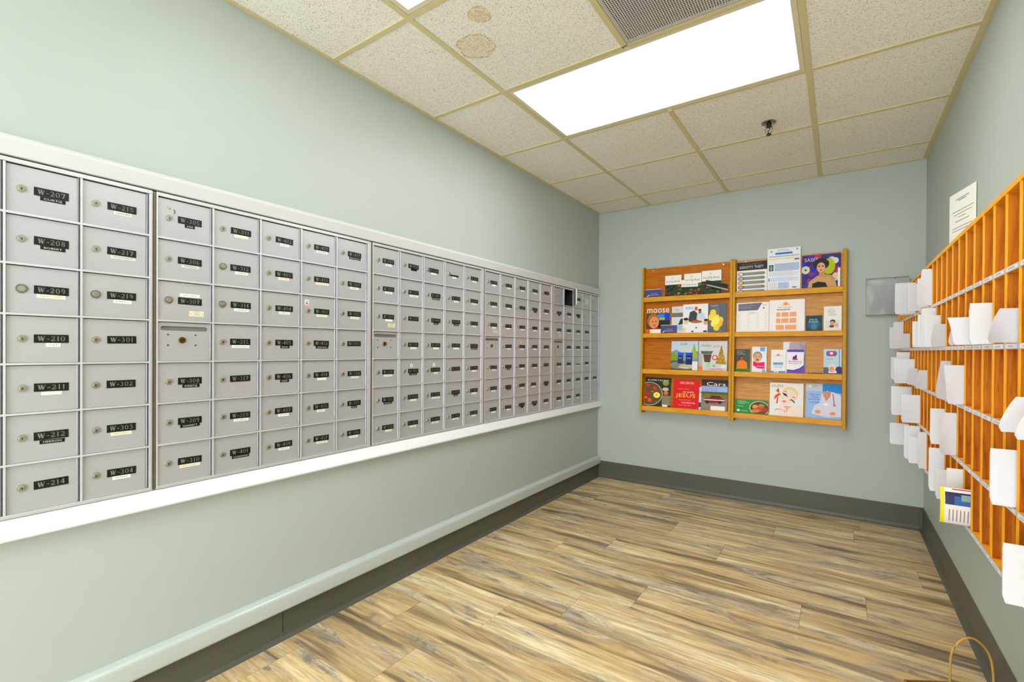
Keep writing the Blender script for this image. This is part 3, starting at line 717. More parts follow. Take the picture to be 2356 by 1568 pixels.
# ------------------------------------------------------------------ magazine racks on the far wall
def dep(z): return 0.052 + 0.043*(1.85-z)/1.22
LIPS = [(1.5575, 1.597), (1.2565, 1.293), (0.9545, 0.993), (0.6465, 0.686)]
def rack(x0, x1, wl, wr, label, dz=0.0, zb=0.630, PM=None):
    PM = PM or M_PANEL
    t = root('magazine_rack', F_FAR, (x0, RD-0.001, 0.0), label, 'rack', 'oak magazine racks on the far wall')
    W = x1-x0
    for (a, c) in ((0, wl), (W-wr, W)):
        q = MB(); pr = [(zb-0.008, 0.0), (zb-0.008, dep(zb)+0.004), (1.848, dep(1.848)+0.004), (1.852, dep(1.85)), (1.852, 0.0)]
        n = len(pr); vs = [(u, v_, nn) for u in (a, c) for v_, nn in pr]
        q.add(vs, [tuple(reversed(range(n))), tuple(range(n, 2*n))] + [(i, (i+1) % n, n+(i+1) % n, n+i) for i in range(n)], M_OAKV)
        q.build('side_panel', t, bevel=0.0025)
    tops = [1.843] + [l[0]-0.002 for l in LIPS[:3]]
    for k, (l0, l1) in enumerate(LIPS):
        l0 += dz*(k == 3); l1 += dz*(k == 3)
        d = dep((l0+l1)/2)
        q = MB()
        f0, f1 = d-0.002, d+0.002
        q.add([(u, v_, nn) for u in (wl, W-wr) for v_, nn in ((l0, f0-0.012), (l0, f1), (l1, f0), (l1, f0-0.011))],
              [(3, 2, 1, 0), (4, 5, 6, 7), (0, 1, 5, 4), (1, 2, 6, 5), (2, 3, 7, 6), (3, 0, 4, 7)], M_OAKH)
        q.build('front_lip', t, bevel=0.002)
        q = MB(); q.box(wl, W-wr, l0, l0+0.009, 0.001, f0-0.012, PM); q.build('shelf', t)
        q = MB(); n0, n1 = d-0.040, 0.012; tp = tops[k]
        q.add([(u, v_, nn) for u in (wl, W-wr) for v_, nn in ((l0+0.009, n0-0.006), (l0+0.009, n0), (tp, n1), (tp, n1-0.006))],
              [(3, 2, 1, 0), (4, 5, 6, 7), (0, 1, 5, 4), (1, 2, 6, 5), (2, 3, 7, 6), (3, 0, 4, 7)], PM)
        q.build('back_board', t)
    for u in (wl+0.065, W-wr-0.055):
        q = MB(); q.cyl(u, 1.825, 0.006, 0.0, 0.0155, mat('#D6D2C0', 0.25, 0.8), 16, 0.005); q.build('screw', t)
    return t
rack(0.425, 1.1355, 0.017, 0.020, 'left oak magazine rack on the far wall with four tiers')
rack(1.1365, 1.851, 0.018, 0.021, 'right oak magazine rack on the far wall with four tiers', dz=-0.004, zb=0.626, PM=M_PANEL2)

def ink_hex(h, k=1.3):
    r = [int(h.lstrip('#')[i:i+2], 16) for i in (0, 2, 4)]; g_ = sum(r)/3
    return '#%02X%02X%02X' % tuple(int(max(0, min(255, (g_+(x-g_)*k-128)*1.08+126))) for x in r)
def clip01(pts):
    for ax_, lim, sg in ((0, 0, 1), (0, 1, -1), (1, 0, 1), (1, 1, -1)):
        out = []
        for i in range(len(pts)):
            p, c = pts[i-1], pts[i]; dp, dc = sg*(p[ax_]-lim), sg*(c[ax_]-lim)
            if (dp >= 0) != (dc >= 0):
                t = dp/(dp-dc); out.append((p[0]+(c[0]-p[0])*t, p[1]+(c[1]-p[1])*t))
            if dc >= 0: out.append(c)
        pts = out
        if not pts: break
    return pts
def cover(name, tier, x0, x1, ztop, shapes, base, label, cat='magazine', group=None, off=0.0, th=0.004, roll=0.0, zlift=0.0, lean=None, edge='#EDEBE6', rough=0.5):
    l0, l1 = LIPS[tier]; d = dep((l0+l1)/2); tp = ([1.843]+[l[0]-0.002 for l in LIPS[:3]])[tier]
    zb = l0+0.0098+zlift
    n0 = d-0.040; ang = math.atan2(n0-0.012, tp-l0-0.009)
    if lean is not None: ang = lean
    hgt = (ztop-zb)/math.cos(ang); W = x1-x0
    q = MB(); em = mat(edge, 0.7)
    q.box(0, W, 0, hgt, 0, th, em)
    q.flat([(0, 0), (W, 0), (W, hgt), (0, hgt)], th+0.0002, mat(ink_hex(base), rough, 0.0, 0.25))
    lay = th+0.0002; hid = (l1+0.001-zb)/hgt          # the lip of the tier covers the foot of the cover
    def fv(v_): return (hid + v_*(1-hid)) if v_ > 0 else 0.0
    FH = 1-hid
    for s in shapes:
        lay += 0.00008; k = s[0]; m = mat(ink_hex(s[-1]), rough, 0.0, 0.25)
        if k == 'r': q.flat([(s[1]*W, fv(s[2])*hgt), (s[3]*W, fv(s[2])*hgt), (s[3]*W, fv(s[4])*hgt), (s[1]*W, fv(s[4])*hgt)], lay, m)
        elif k == 'e':
            pc = clip01([(s[1]+s[3]*math.cos(2*math.pi*i/24), s[2]+s[4]*math.sin(2*math.pi*i/24)) for i in range(24)])
            if len(pc) > 2: q.flat([(a*W, (hid+c*FH)*hgt) for a, c in pc], lay, m)
        elif k == 'p': q.flat([(a*W, fv(c)*hgt) for a, c in clip01(s[1])], lay, m)
        elif k == 't': q.text(s[1], s[2]*W, fv(s[3])*hgt, s[4]*W, s[5]*FH*hgt, lay, m)
        elif k == 'l':
            for i in range(s[6]):
                yy = fv(s[2]-(s[2]-s[4])*i/max(1, s[6]-1)); xe = s[1]*W+(s[3]-s[1])*W*(1.0 if i % 3 else 0.8); q.flat([(s[1]*W, yy*hgt), (xe, yy*hgt), (xe, (yy+s[5])*hgt), (s[1]*W, (yy+s[5])*hgt)], lay, m)
    base_n = n0 + 0.0035*math.cos(ang) + off
    F = Matrix.Translation((x0, RD-0.001-base_n, zb)) @ F_FAR @ Matrix.Rotation(-ang, 4, 'X') @ Matrix.Rotation(roll, 4, 'Z')
    o = bpy.data.objects.new(name, q.mesh(name)); COL.objects.link(o); o.matrix_world = F
    return tag(o, label, cat, group)
def person(cx, cy, s, skin, hair, cloth, ar=1.0):
    return [('e', cx, cy+0.03*s, 0.13*s, 0.13*s*ar, hair), ('p', [(cx-0.24*s, cy-0.42*s*ar), (cx-0.17*s, cy-0.16*s*ar), (cx, cy-0.10*s*ar), (cx+0.17*s, cy-0.16*s*ar), (cx+0.24*s, cy-0.42*s*ar)], cloth),
            ('e', cx, cy, 0.10*s, 0.115*s*ar, skin)]
# --- left rack, top tier
purple = [('r', 0, 0, 1, 1, '#5B5980'), ('t', 'THE DIVINE', 0.38, 0.42, 0.36, 0.10, '#B9B7CF'), ('t', 'Appointment', 0.28, 0.16, 0.52, 0.20, '#CBCADF'), ('p', [(0.10, 0.05), (0.26, 0.38), (0.22, 0.12)], '#E6E6F0'), ('r', 0, 0.94, 1, 1, '#D9D7E2')]
cover('booklet', 0, 0.444, 0.588, 1.664, purple, '#5B5980', 'purple booklet at the left end of the left rack, top tier', 'booklet', th=0.006, off=0.012)
def bread(sx):
    random.seed(sx)
    s = [('r', 0, 0, 1, 0.55, '#35402C')]
    for k in range(22): s.append(('e', random.random()*0.9+0.05, random.random()*0.45+0.04, 0.07, 0.05, random.choice(['#2C3B22', '#5C7A2E', '#7C8A4A', '#8F3A22', '#C25530', '#4A4A38', '#20261C'])))
    s += [('r', 0, 0.55, 1, 1, '#F4F2EC'), ('t', 'Our Daily Bread', 0.06, 0.63, 0.84, 0.12, '#4A4A4E'), ('e', 0.45, 0.86, 0.055, 0.045, '#E8A83C'), ('e', 0.45, 0.86, 0.03, 0.025, '#F4F2EC')]
    return s
G = 'daily devotional booklets on the top tier of the left rack'
cover('booklet', 0, 0.614, 0.745, 1.768, bread(1), '#F4F2EC', 'white topped devotional booklet, leftmost of the four on the top tier', 'booklet', G, th=0.010, off=0.004)
cover('booklet', 0, 0.766, 0.900, 1.772, bread(2), '#F4F2EC', 'white topped devotional booklet in the middle, behind the tilted one', 'booklet', G, th=0.007, off=0.002)
cover('booklet', 0, 0.905, 1.050, 1.782, bread(3), '#F4F2EC', 'thick white topped devotional booklet at the right of the top tier', 'booklet', G, th=0.014, off=0.002)
cover('booklet', 0, 0.738, 0.872, 1.724, bread(4), '#EAE8E2', 'tilted devotional booklet leaning forward in front of the others', 'booklet', G, th=0.003, off=0.0125, roll=-0.03, lean=0.09, zlift=0.004)
random.seed(5)
q = MB(); DKG = mat('#3F463C', 0.35)
pth = [(0.03, 0.050), (0.012, 0.037), (0.0, 0.020), (0.002, 0.008), (0.014, 0.004), (0.020, 0.010)]
for (uu, mm, oo) in ((0.0, DKG, 0.0), (0.0, mat('#C9C9C2', 0.5), 0.0012)):
    for i in range(5):
        (a0, c0), (a1, c1) = pth[i], pth[i+1]
        q.add([(0.0, c0+0.055+oo, a0), (0.0, c1+0.055+oo, a1), (0.155, c1+0.006+oo, a1), (0.155, c0+0.012+oo, a0)], [(0, 1, 2, 3)], mm)
        q.add([(0.0, c0+0.056+oo, a0), (0.0, c1+0.056+oo, a1), (0.155, c1+0.007+oo, a1), (0.155, c0+0.013+oo, a0)], [(3, 2, 1, 0)], mm)
o = q.build('rolled_magazine', None, (0.945, RD-0.001-0.050, 1.598), F_FAR); tag(o, 'dark magazine folded open and lying over the lip of the left rack top tier', 'magazine')
# --- left rack, second tier
cover('magazine', 1, 0.455, 0.655, 1.508, [('r', 0, 0, 1, 0.78, '#5A4C3C'), ('r', 0.45, 0.35, 1, 0.78, '#3C5E9C'), ('r', 0.5, 0.55, 0.76, 0.74, '#4F8FD6'), ('r', 0.55, 0.52, 0.78, 0.6, '#C2B24A'), ('r', 0.8, 0.5, 0.97, 0.76, '#2A4FB8'), ('r', 0.5, 0.2, 1, 0.5, '#2C332C'),
      ('e', 0.30, 0.50, 0.26, 0.27, '#A8743A'), ('e', 0.34, 0.42, 0.20, 0.24, '#D79A6E'), ('e', 0.28, 0.46, 0.03, 0.02, '#4A2A1A'), ('e', 0.42, 0.46, 0.03, 0.02, '#4A2A1A'), ('e', 0.36, 0.31, 0.06, 0.02, '#B04A3A'), ('r', 0, 0, 0.35, 0.16, '#D96C3A'), ('e', 0.44, 0.2, 0.05, 0.05, '#E0302A'),
      ('r', 0, 0.78, 1, 1, '#A8763C'), ('t', 'moose', 0.03, 0.80, 0.93, 0.17, '#F7F6F2'), ('t', 'HAPPY DAY', 0.66, 0.28, 0.28, 0.03, '#E8E6DE')], '#A8763C', 'magazine with a white moose title over a smiling face, second tier', off=0.002)
cover('booklet', 1, 0.669, 0.765, 1.511, [('r', 0, 0.6, 1, 0.76, '#8F8B84')] + [('r', 0.02+0.06*i, 0.6, 0.045+0.06*i, 0.76, '#5E5C58') for i in range(16)] + [('t', 'The', 0.2, 0.82, 0.4, 0.09, '#8E93A8'), ('p', [(0.55, 0.3), (0.75, 0.52), (1, 0.55), (1, 0.33)], '#3A3A3A'), ('r', 0.5, 0.1, 1, 0.28, '#AEC3D8')], '#DCDDE0', 'pale grey calendar booklet with a barcode band beside the moose magazine', 'booklet', off=0.002)
chef = [('r', 0, 0, 1, 1, '#EEF0F2'), ('t', 'KIDS', 0.12, 0.82, 0.30, 0.09, '#6A5CC0'), ('p', [(0.22, 0.40), (0.28, 0.72), (0.45, 0.78), (0.60, 0.66), (0.62, 0.42), (0.3, 0.38)], '#4A4A50'), ('e', 0.53, 0.84, 0.065, 0.075, '#B9744C'),
        ('p', [(0.55, 0.45), (0.58, 0.66), (0.72, 0.74), (0.88, 0.62), (0.92, 0.44)], '#D8DCE8'), ('e', 0.68, 0.73, 0.06, 0.07, '#9A6A4A'), ('e', 0.68, 0.79, 0.065, 0.03, '#2E241E'), ('e', 0.55, 0.38, 0.24, 0.05, '#B0662A'), ('e', 0.14, 0.40, 0.10, 0.10, '#E6C9A0'), ('e', 0.13, 0.48, 0.10, 0.05, '#3A2A22'),
        ('e', 0.92, 0.36, 0.09, 0.10, '#D9A880'), ('e', 0.93, 0.43, 0.08, 0.04, '#2A201A'), ('e', 0.05, 0.10, 0.09, 0.07, '#F0D58A'), ('e', 0.55, 0.17, 0.03, 0.03, '#4A4A4A'), ('e', 0.40, 0.04, 0.05, 0.03, '#8C4A30'), ('e', 0.9, 0.04, 0.08, 0.03, '#4A3A34')]
cover('magazine', 1, 0.760, 0.953, 1.524, chef, '#EEF0F2', 'white magazine showing cooks around a table, second tier of left rack', off=0.007)
cover('magazine', 1, 0.957, 1.090, 1.522, [('r', 0, 0, 1, 1, '#6B7076'), ('p', [(0.3, 1), (0.6, 0), (0.75, 0), (0.55, 1)], '#767B80'), ('t', 'Magazine', 0.08, 0.90, 0.45, 0.045, '#E8E8E6')] + [('e', a, c, 0.17, 0.115, col) for a, c, col in ((0.25, 0.68, '#F2CF5A'), (0.15, 0.52, '#F5D860'), (0.45, 0.50, '#F6DC66'), (0.66, 0.42, '#F0C850'), (0.62, 0.30, '#EBB94C'), (0.30, 0.30, '#F7E07A'), (0.45, 0.16, '#F0CC5A'))] + [('e', 0.4, 0.4, 0.22, 0.14, '#FAE884')], '#6B7076', 'grey magazine with glowing yellow circles, right end of second tier', off=0.003)
cover('card', 1, 0.492, 0.582, 1.327, [], '#F4F2EE', 'small blank white card in front of the moose magazine', 'card', th=0.001, off=0.011)
cover('booklet', 1, 0.584, 0.716, 1.361, purple, '#5B5980', 'purple booklet in front of the calendar booklet, second tier', 'booklet', th=0.004, off=0.013)
# --- left rack, third tier
cover('magazine', 2, 0.668, 0.880, 1.226, [('r', 0, 0.62, 1, 1, '#CAD8E4'), ('p', [(0, 0.62), (0.18, 0.70), (0.4, 0.6), (0.5, 0.62), (0.75, 0.58), (1, 0.66), (1, 0.3), (0, 0.3)], '#8EA0A8'), ('t', 'OUR', 0.34, 0.86, 0.26, 0.07, '#3E5068'), ('t', 'ADVENTURES', 0.22, 0.71, 0.52, 0.06, '#E0D48C'),
      ('p', [(0.86, 0.92), (0.70, 0.42), (1, 0.42)], '#9DB04A'), ('p', [(0, 0.3), (0, 0.55), (0.12, 0.6), (0.3, 0.35)], '#7E9A34'), ('r', 0, 0, 1, 0.32, '#5C6450'), ('e', 0.2, 0.15, 0.22, 0.12, '#8A8C84'), ('e', 0.6, 0.12, 0.28, 0.09, '#C8BFA4'),
      ('r', 0.26, 0.22, 0.46, 0.60, '#2C3A78'), ('r', 0.28, 0.50, 0.44, 0.60, '#3E62D8'), ('r', 0.56, 0.18, 0.80, 0.60, '#26336C'), ('r', 0.58, 0.50, 0.78, 0.60, '#3A5CD4'), ('t', 'PACK', 0.29, 0.38, 0.12, 0.05, '#C8D0EE'), ('t', 'PACK', 0.60, 0.38, 0.15, 0.05, '#C8D0EE'), ('r', 0.8, 0, 1, 0.3, '#E8ECEE'), ('t', 'SUPPLEMENTS', 0.28, 0.04, 0.36, 0.05, '#F0EEE4')], '#CAD8E4', 'magazine with two blue packs in a landscape, third tier of left rack', off=0.003)
tree = [('r', 0, 0, 1, 1, '#D6D8DA'), ('r', 0, 0, 0.14, 0.6, '#B9BDBA'), ('t', 'Hobby', 0.1, 0.78, 0.34, 0.12, '#3E8C50'), ('t', '50% OFF', 0.52, 0.78, 0.20, 0.08, '#D66A6A'), ('p', [(0.06, 0.66), (0.52, 0.66), (0.46, 0.56), (0.12, 0.56)], '#6E6A5C'), ('p', [(0.16, 0.55), (0.22, 0.28), (0.42, 0.28), (0.46, 0.55)], '#5C4A40'),
        ('p', [(0.80, 0.86), (0.60, 0.22), (0.98, 0.22)], '#A89240')]
random.seed(8)
for k in range(36):
    v_ = random.random(); tree.append(('e', 0.80+(random.random()-0.5)*0.36*(1-v_), 0.24+0.58*v_, 0.018, 0.014, random.choice(['#C84030', '#E0C860', '#5E6E2C', '#D8D0B0', '#7A5A24'])))
tree += [('e', 0.58, 0.44, 0.10, 0.085, '#D04848'), ('e', 0.58, 0.44, 0.06, 0.05, '#F2E8E4'), ('e', 0.06, 0.06, 0.10, 0.09, '#E8843A'), ('r', 0.3, 0.12, 0.42, 0.28, '#A8D8A4'), ('e', 0.55, 0.16, 0.05, 0.04, '#B8A8C8'), ('t', 'CHRISTMAS', 0.36, 0.02, 0.50, 0.05, '#D8487A'), ('e', 0.9, 0.13, 0.12, 0.05, '#E8ECEA')]
cover('magazine', 2, 0.885, 1.097, 1.225, tree, '#D6D8DA', 'Christmas catalogue showing a decorated tree, third tier of left rack', off=0.003)
# --- left rack, bottom tier
ev = [('r', 0, 0, 1, 1, '#33382A'), ('e', 0.18, 0.42, 0.52, 0.42, '#BDB6A4'), ('e', 0.18, 0.42, 0.49, 0.395, '#6A5640')]
for (a, c, r, col) in ((0.1, 0.72, 0.07, '#C8342A'), (0.38, 0.62, 0.075, '#D23A2C'), (0.1, 0.42, 0.08, '#C03028'), (0.2, 0.2, 0.08, '#E2662C'), (0.3, 0.5, 0.04, '#7E9A3A'), (0.05, 0.28, 0.06, '#D86A30'), (0.47, 0.38, 0.13, '#F2E38A'), (0.47, 0.38, 0.04, '#D8B83A'), (0.82, 0.47, 0.09, '#E0763A'), (0.8, 0.82, 0.12, '#8E9A5A')):
    ev.append(('e', a, c, r, r*0.8, col))
ev += [('r', 0.68, 0.03, 1, 0.38, '#8C8474'), ('t', 'EVERYDAY', 0.1, 0.88, 0.82, 0.05, '#EDEBE2'), ('e', 0.8, 0.6, 0.12, 0.06, '#C8C8C0'), ('r', 0.70, 0, 0.9, 0.06, '#F0EEEA')]
cover('magazine', 3, 0.452, 0.668, 0.921, ev, '#33382A', 'dark food magazine with a bowl of tomatoes, bottom tier left', off=0.003)
red = [('r', 0, 0, 1, 1, '#C3282A'), ('t', 'DECISION', 0.26, 0.85, 0.52, 0.085, '#E6D8D0'), ('t', 'THE BEAUTIFUL', 0.18, 0.655, 0.45, 0.03, '#E2A69A'), ('t', 'HIS NAME', 0.38, 0.535, 0.42, 0.055, '#F0E4DC'), ('t', 'JESUS', 0.10, 0.34, 0.76, 0.165, '#F0D248'), ('t', 'FOR HE WILL SAVE', 0.22, 0.265, 0.48, 0.03, '#E2A69A'), ('t', 'HIS PEOPLE', 0.36, 0.16, 0.50, 0.05, '#F2E8E0'), ('t', 'FROM THEIR SINS', 0.24, 0.075, 0.46, 0.035, '#E2A69A')]
cover('magazine', 3, 0.690, 0.893, 0.911, red, '#C3282A', 'bright red magazine with a yellow headline, bottom tier of left rack', off=0.007)
cars = [('r', 0, 0, 1, 1, '#8C857E'), ('r', 0, 0.8, 1, 1, '#33352F'), ('t', 'Cars', 0.20, 0.80, 0.72, 0.12, '#F2F0EC'), ('r', 0, 0.60, 1, 0.77, '#A8BEE6'), ('t', 'A Turbine Car', 0.03, 0.69, 0.62, 0.06, '#A0407A'), ('t', 'For Everyman', 0.03, 0.615, 0.58, 0.06, '#5A4A8A'), ('r', 0, 0.40, 1, 0.60, '#7C7A34'), ('r', 0, 0.52, 1, 0.60, '#5C6236'),
        ('p', [(0.08, 0.30), (0.10, 0.37), (0.32, 0.40), (0.40, 0.48), (0.72, 0.48), (0.80, 0.40), (0.93, 0.37), (0.93, 0.29), (0.7, 0.24), (0.25, 0.22)], '#8C2A2E'), ('p', [(0.36, 0.40), (0.42, 0.465), (0.70, 0.465), (0.76, 0.40)], '#3C3E40'), ('r', 0.10, 0.31, 0.92, 0.345, '#E0DAD6'), ('e', 0.24, 0.25, 0.07, 0.05, '#26241F'), ('e', 0.72, 0.26, 0.07, 0.05, '#26241F'), ('r', 0.38, 0.0, 0.92, 0.13, '#F6F4EF')]
cover('magazine', 3, 0.909, 1.103, 0.920, cars, '#8C857E', 'car magazine with a maroon classic car, bottom tier of left rack', off=0.005)
cover('leaflet', 3, 0.888, 0.965, 0.857, [('t', 'S', 0.05, 0.72, 0.2, 0.14, '#4A5AA0'), ('r', 0, 0.08, 0.3, 0.3, '#3E4450')], '#EDEDEC', 'pale leaflet peeking out between the red and car magazines', 'leaflet', off=0.0005, th=0.002)
# --- right rack, top tier
idt = [('r', 0, 0, 1, 1, '#F0EFEE'), ('r', 0, 0.72, 1, 1, '#33343C'), ('t', 'HOW TO PREVENT', 0.16, 0.89, 0.66, 0.06, '#6E7078'), ('t', 'IDENTITY THEFT', 0.09, 0.78, 0.80, 0.085, '#E8D9C4')]
for k in range(5):
    yy = 0.60-0.148*k
    idt += [('r', 0.15, yy-0.048, 0.88, yy+0.048, '#8D8B86'), ('e', 0.88, yy, 0.06, 0.048, '#8D8B86'), ('e', 0.13, yy, 0.095, 0.068, '#4A4E5C'), ('e', 0.13, yy, 0.075, 0.053, ['#E6DCC4', '#A9BCD2', '#DDC27A', '#D8A48C', '#C8CCD0'][k]), ('l', 0.26, yy+0.02, 0.82, yy-0.02, 0.008, 3, '#A9A7A1')]
cover('poster_sheet', 0, 1.160, 1.364, 1.825, idt, '#F0EFEE', 'identity theft information sheet with five grey bars, right rack top tier', 'sheet', off=0.001, th=0.002)
fly = [('r', 0, 0, 1, 1, '#EDF0F4'), ('r', 0.24, 0.85, 0.76, 0.895, '#4C78B8'), ('l', 0.3, 0.955, 0.7, 0.93, 0.008, 2, '#9AA4B4'), ('e', 0.12, 0.93, 0.03, 0.02, '#8A93A5'), ('e', 0.9, 0.95, 0.03, 0.02, '#A8A04A'), ('r', 0.05, 0.79, 0.96, 0.82, '#B7C2DA'), ('r', 0.05, 0.735, 0.96, 0.76, '#E0D889'), ('r', 0.82, 0.695, 0.96, 0.725, '#3A5CA0'), ('r', 0.05, 0.46, 0.19, 0.61, '#5A6068'), ('e', 0.12, 0.53, 0.03, 0.06, '#A9B0B8'),
       ('r', 0.22, 0.45, 0.96, 0.63, '#C3CEE0'), ('l', 0.23, 0.62, 0.95, 0.46, 0.008, 9, '#A9B8D0'), ('l', 0.05, 0.42, 0.95, 0.34, 0.007, 5, '#C9CFD6'), ('r', 0.04, 0.21, 0.07, 0.29, '#3E62A8'), ('l', 0.1, 0.29, 0.95, 0.21, 0.007, 5, '#B8C8E0'), ('r', 0.05, 0.03, 0.30, 0.18, '#DEE2E4'), ('r', 0.33, 0.03, 0.66, 0.18, '#C2CEE4'), ('l', 0.34, 0.16, 0.64, 0.05, 0.007, 6, '#A8B8D4'), ('r', 0.76, 0.04, 0.89, 0.06, '#30487C')]
cover('flyer', 0, 1.367, 1.578, 1.905, fly, '#EDF0F4', 'tall pale blue flyer rising above the top of the right rack', 'flyer', off=0.006, th=0.001)
ss = [('r', 0, 0, 1, 1, '#4A4070')]
random.seed(21)
for k in range(46): ss.append(('e', random.random()*0.94+0.03, random.random()*0.9+0.05, random.uniform(0.04, 0.10), random.uniform(0.04, 0.09), random.choice(['#2440B8', '#5A4496', '#7E4A8C', '#8C3A56', '#6E5A9C', '#B04A6A', '#3A3A78', '#D8D6CC', '#2E4A9A'])))
ss += [('t', 'SASEE', 0.07, 0.80, 0.36, 0.10, '#DDE0EA'), ('e', 0.1, 0.55, 0.11, 0.12, '#D8D4C4'), ('e', 0.1, 0.55, 0.03, 0.03, '#4A4A30'), ('e', 0.88, 0.30, 0.10, 0.12, '#D6D0BC'), ('e', 0.86, 0.78, 0.09, 0.09, '#E0DED4'), ('e', 0.70, 0.62, 0.16, 0.24, '#A8B820'),
       ('e', 0.50, 0.70, 0.21, 0.17, '#2E2C26'), ('p', [(0.12, 0), (0.2, 0.2), (0.42, 0.36), (0.62, 0.36), (0.86, 0.26), (0.92, 0.0)], '#C8A47C'), ('p', [(0.44, 0.34), (0.46, 0.50), (0.60, 0.50), (0.60, 0.34)], '#BE9870'), ('e', 0.50, 0.60, 0.11, 0.15, '#D8AC92'), ('e', 0.45, 0.64, 0.03, 0.018, '#5C3A3A'), ('e', 0.55, 0.64, 0.03, 0.018, '#5C3A3A'), ('e', 0.50, 0.52, 0.03, 0.015, '#A03048'),
       ('p', [(0.26, 0), (0.28, 0.12), (0.42, 0.18), (0.62, 0.14), (0.72, 0.0)], '#24221E'), ('p', [(0.52, 0.30), (0.56, 0.40), (0.80, 0.34), (0.84, 0.22), (0.76, 0.20), (0.72, 0.30)], '#C09A72'), ('r', 0.93, 0.0, 0.99, 0.55, '#EFEFEA')]
cover('magazine', 0, 1.587, 1.816, 1.832, ss, '#4A4070', 'colourful magazine with a dark haired woman among flowers, right rack top tier', off=0.003)
# --- right rack, second tier
hdr = [('r', 0, 0, 1, 1, '#F4F2F0'), ('p', [(0.06, 0.72), (0.06, 0.96), (0.80, 0.98), (0.66, 0.73)], '#77788A'), ('t', 'Senior Living Advisors', 0.09, 0.875, 0.48, 0.045, '#B9BAC8'), ('t', 'of Northeast SC', 0.09, 0.81, 0.36, 0.045, '#C9CAD6'), ('t', '2024', 0.80, 0.89, 0.12, 0.03, '#5A5A60'), ('e', 0.84, 0.80, 0.03, 0.02, '#5A5A60')]
for a in (0.04, 0.34, 0.62, 0.86): hdr.append(('l', a, 0.62, a+0.10, 0.12, 0.012, 9, '#D6D3D0'))
hdr += [('r', 0.42, 0.62, 0.60, 0.66, '#D8D4CE')]
cover('poster_sheet', 1, 1.158, 1.380, 1.516, hdr, '#F4F2F0', 'white schedule sheet with a slanted grey header, right rack second tier', 'sheet', off=0.001, th=0.0015)
ray = [('r', 0, 0, 1, 1, '#F4F1EF')] + [('r', a, c, a2, c2, '#EDAF88') for a, c, a2, c2 in ((0.20, 0.46, 0.32, 0.60), (0.35, 0.46, 0.55, 0.60), (0.58, 0.46, 0.77, 0.60), (0.20, 0.26, 0.32, 0.41), (0.35, 0.26, 0.55, 0.41), (0.58, 0.26, 0.77, 0.41), (0.19, 0.05, 0.42, 0.20), (0.46, 0.05, 0.77, 0.20))]
ray += [('p', [(0.34, 0.82), (0.40, 0.90), (0.46, 0.95), (0.54, 0.90), (0.60, 0.82)], '#F2C9A4'), ('e', 0.47, 0.86, 0.05, 0.04, '#E89A5C'), ('t', 'RAY OF HELP', 0.25, 0.735, 0.40, 0.045, '#8E8A88'), ('t', '843-800-0000', 0.21, 0.665, 0.48, 0.035, '#5E5A58')]
ray[-1] = ('l', 0.21, 0.675, 0.69, 0.665, 0.02, 1, '#77726E')
cover('poster_sheet', 1, 1.383, 1.607, 1.525, ray, '#F4F1EF', 'white sheet with a grid of orange boxes, right rack second tier', 'sheet', off=0.005, th=0.0015)
q = None
cover('booklet', 1, 1.614, 1.711, 1.402, [('r', 0, 0, 1, 1, '#2F4C58'), ('e', 0.5, 0.4, 0.4, 0.35, '#40667A'), ('e', 0.5, 0.3, 0.2, 0.2, '#5C8494'), ('t', 'JESUS', 0.2, 0.66, 0.5, 0.12, '#CFDADA'), ('t', 'IS ALIVE', 0.2, 0.52, 0.55, 0.12, '#CFDADA')], '#2F4C58', 'small dark teal booklet beside the orange grid sheet', 'booklet', off=0.005, th=0.005)
cover('booklet', 1, 1.721, 1.824, 1.463, [('r', 0, 0, 1, 1, '#EFEEEA'), ('t', 'ON WHAT', 0.25, 0.84, 0.34, 0.035, '#5A5A5C'), ('t', 'BECAUSE', 0.25, 0.77, 0.38, 0.035, '#5A5A5C'), ('t', 'GRANDMA', 0.25, 0.70, 0.36, 0.035, '#5A5A5C'), ('t', 'REMEMBERS', 0.25, 0.62, 0.48, 0.035, '#5A5A5C'), ('r', 0.1, 0.1, 0.85, 0.42, '#DDE4E8'), ('e', 0.50, 0.36, 0.15, 0.09, '#3C3A3A'), ('e', 0.48, 0.28, 0.13, 0.11, '#D8A890'), ('e', 0.72, 0.22, 0.11, 0.08, '#E0B49C'), ('e', 0.45, 0.17, 0.14, 0.05, '#6A5048')], '#EFEEEA', 'white booklet with a resting couple, right end of second tier', 'booklet', off=0.005, th=0.005)
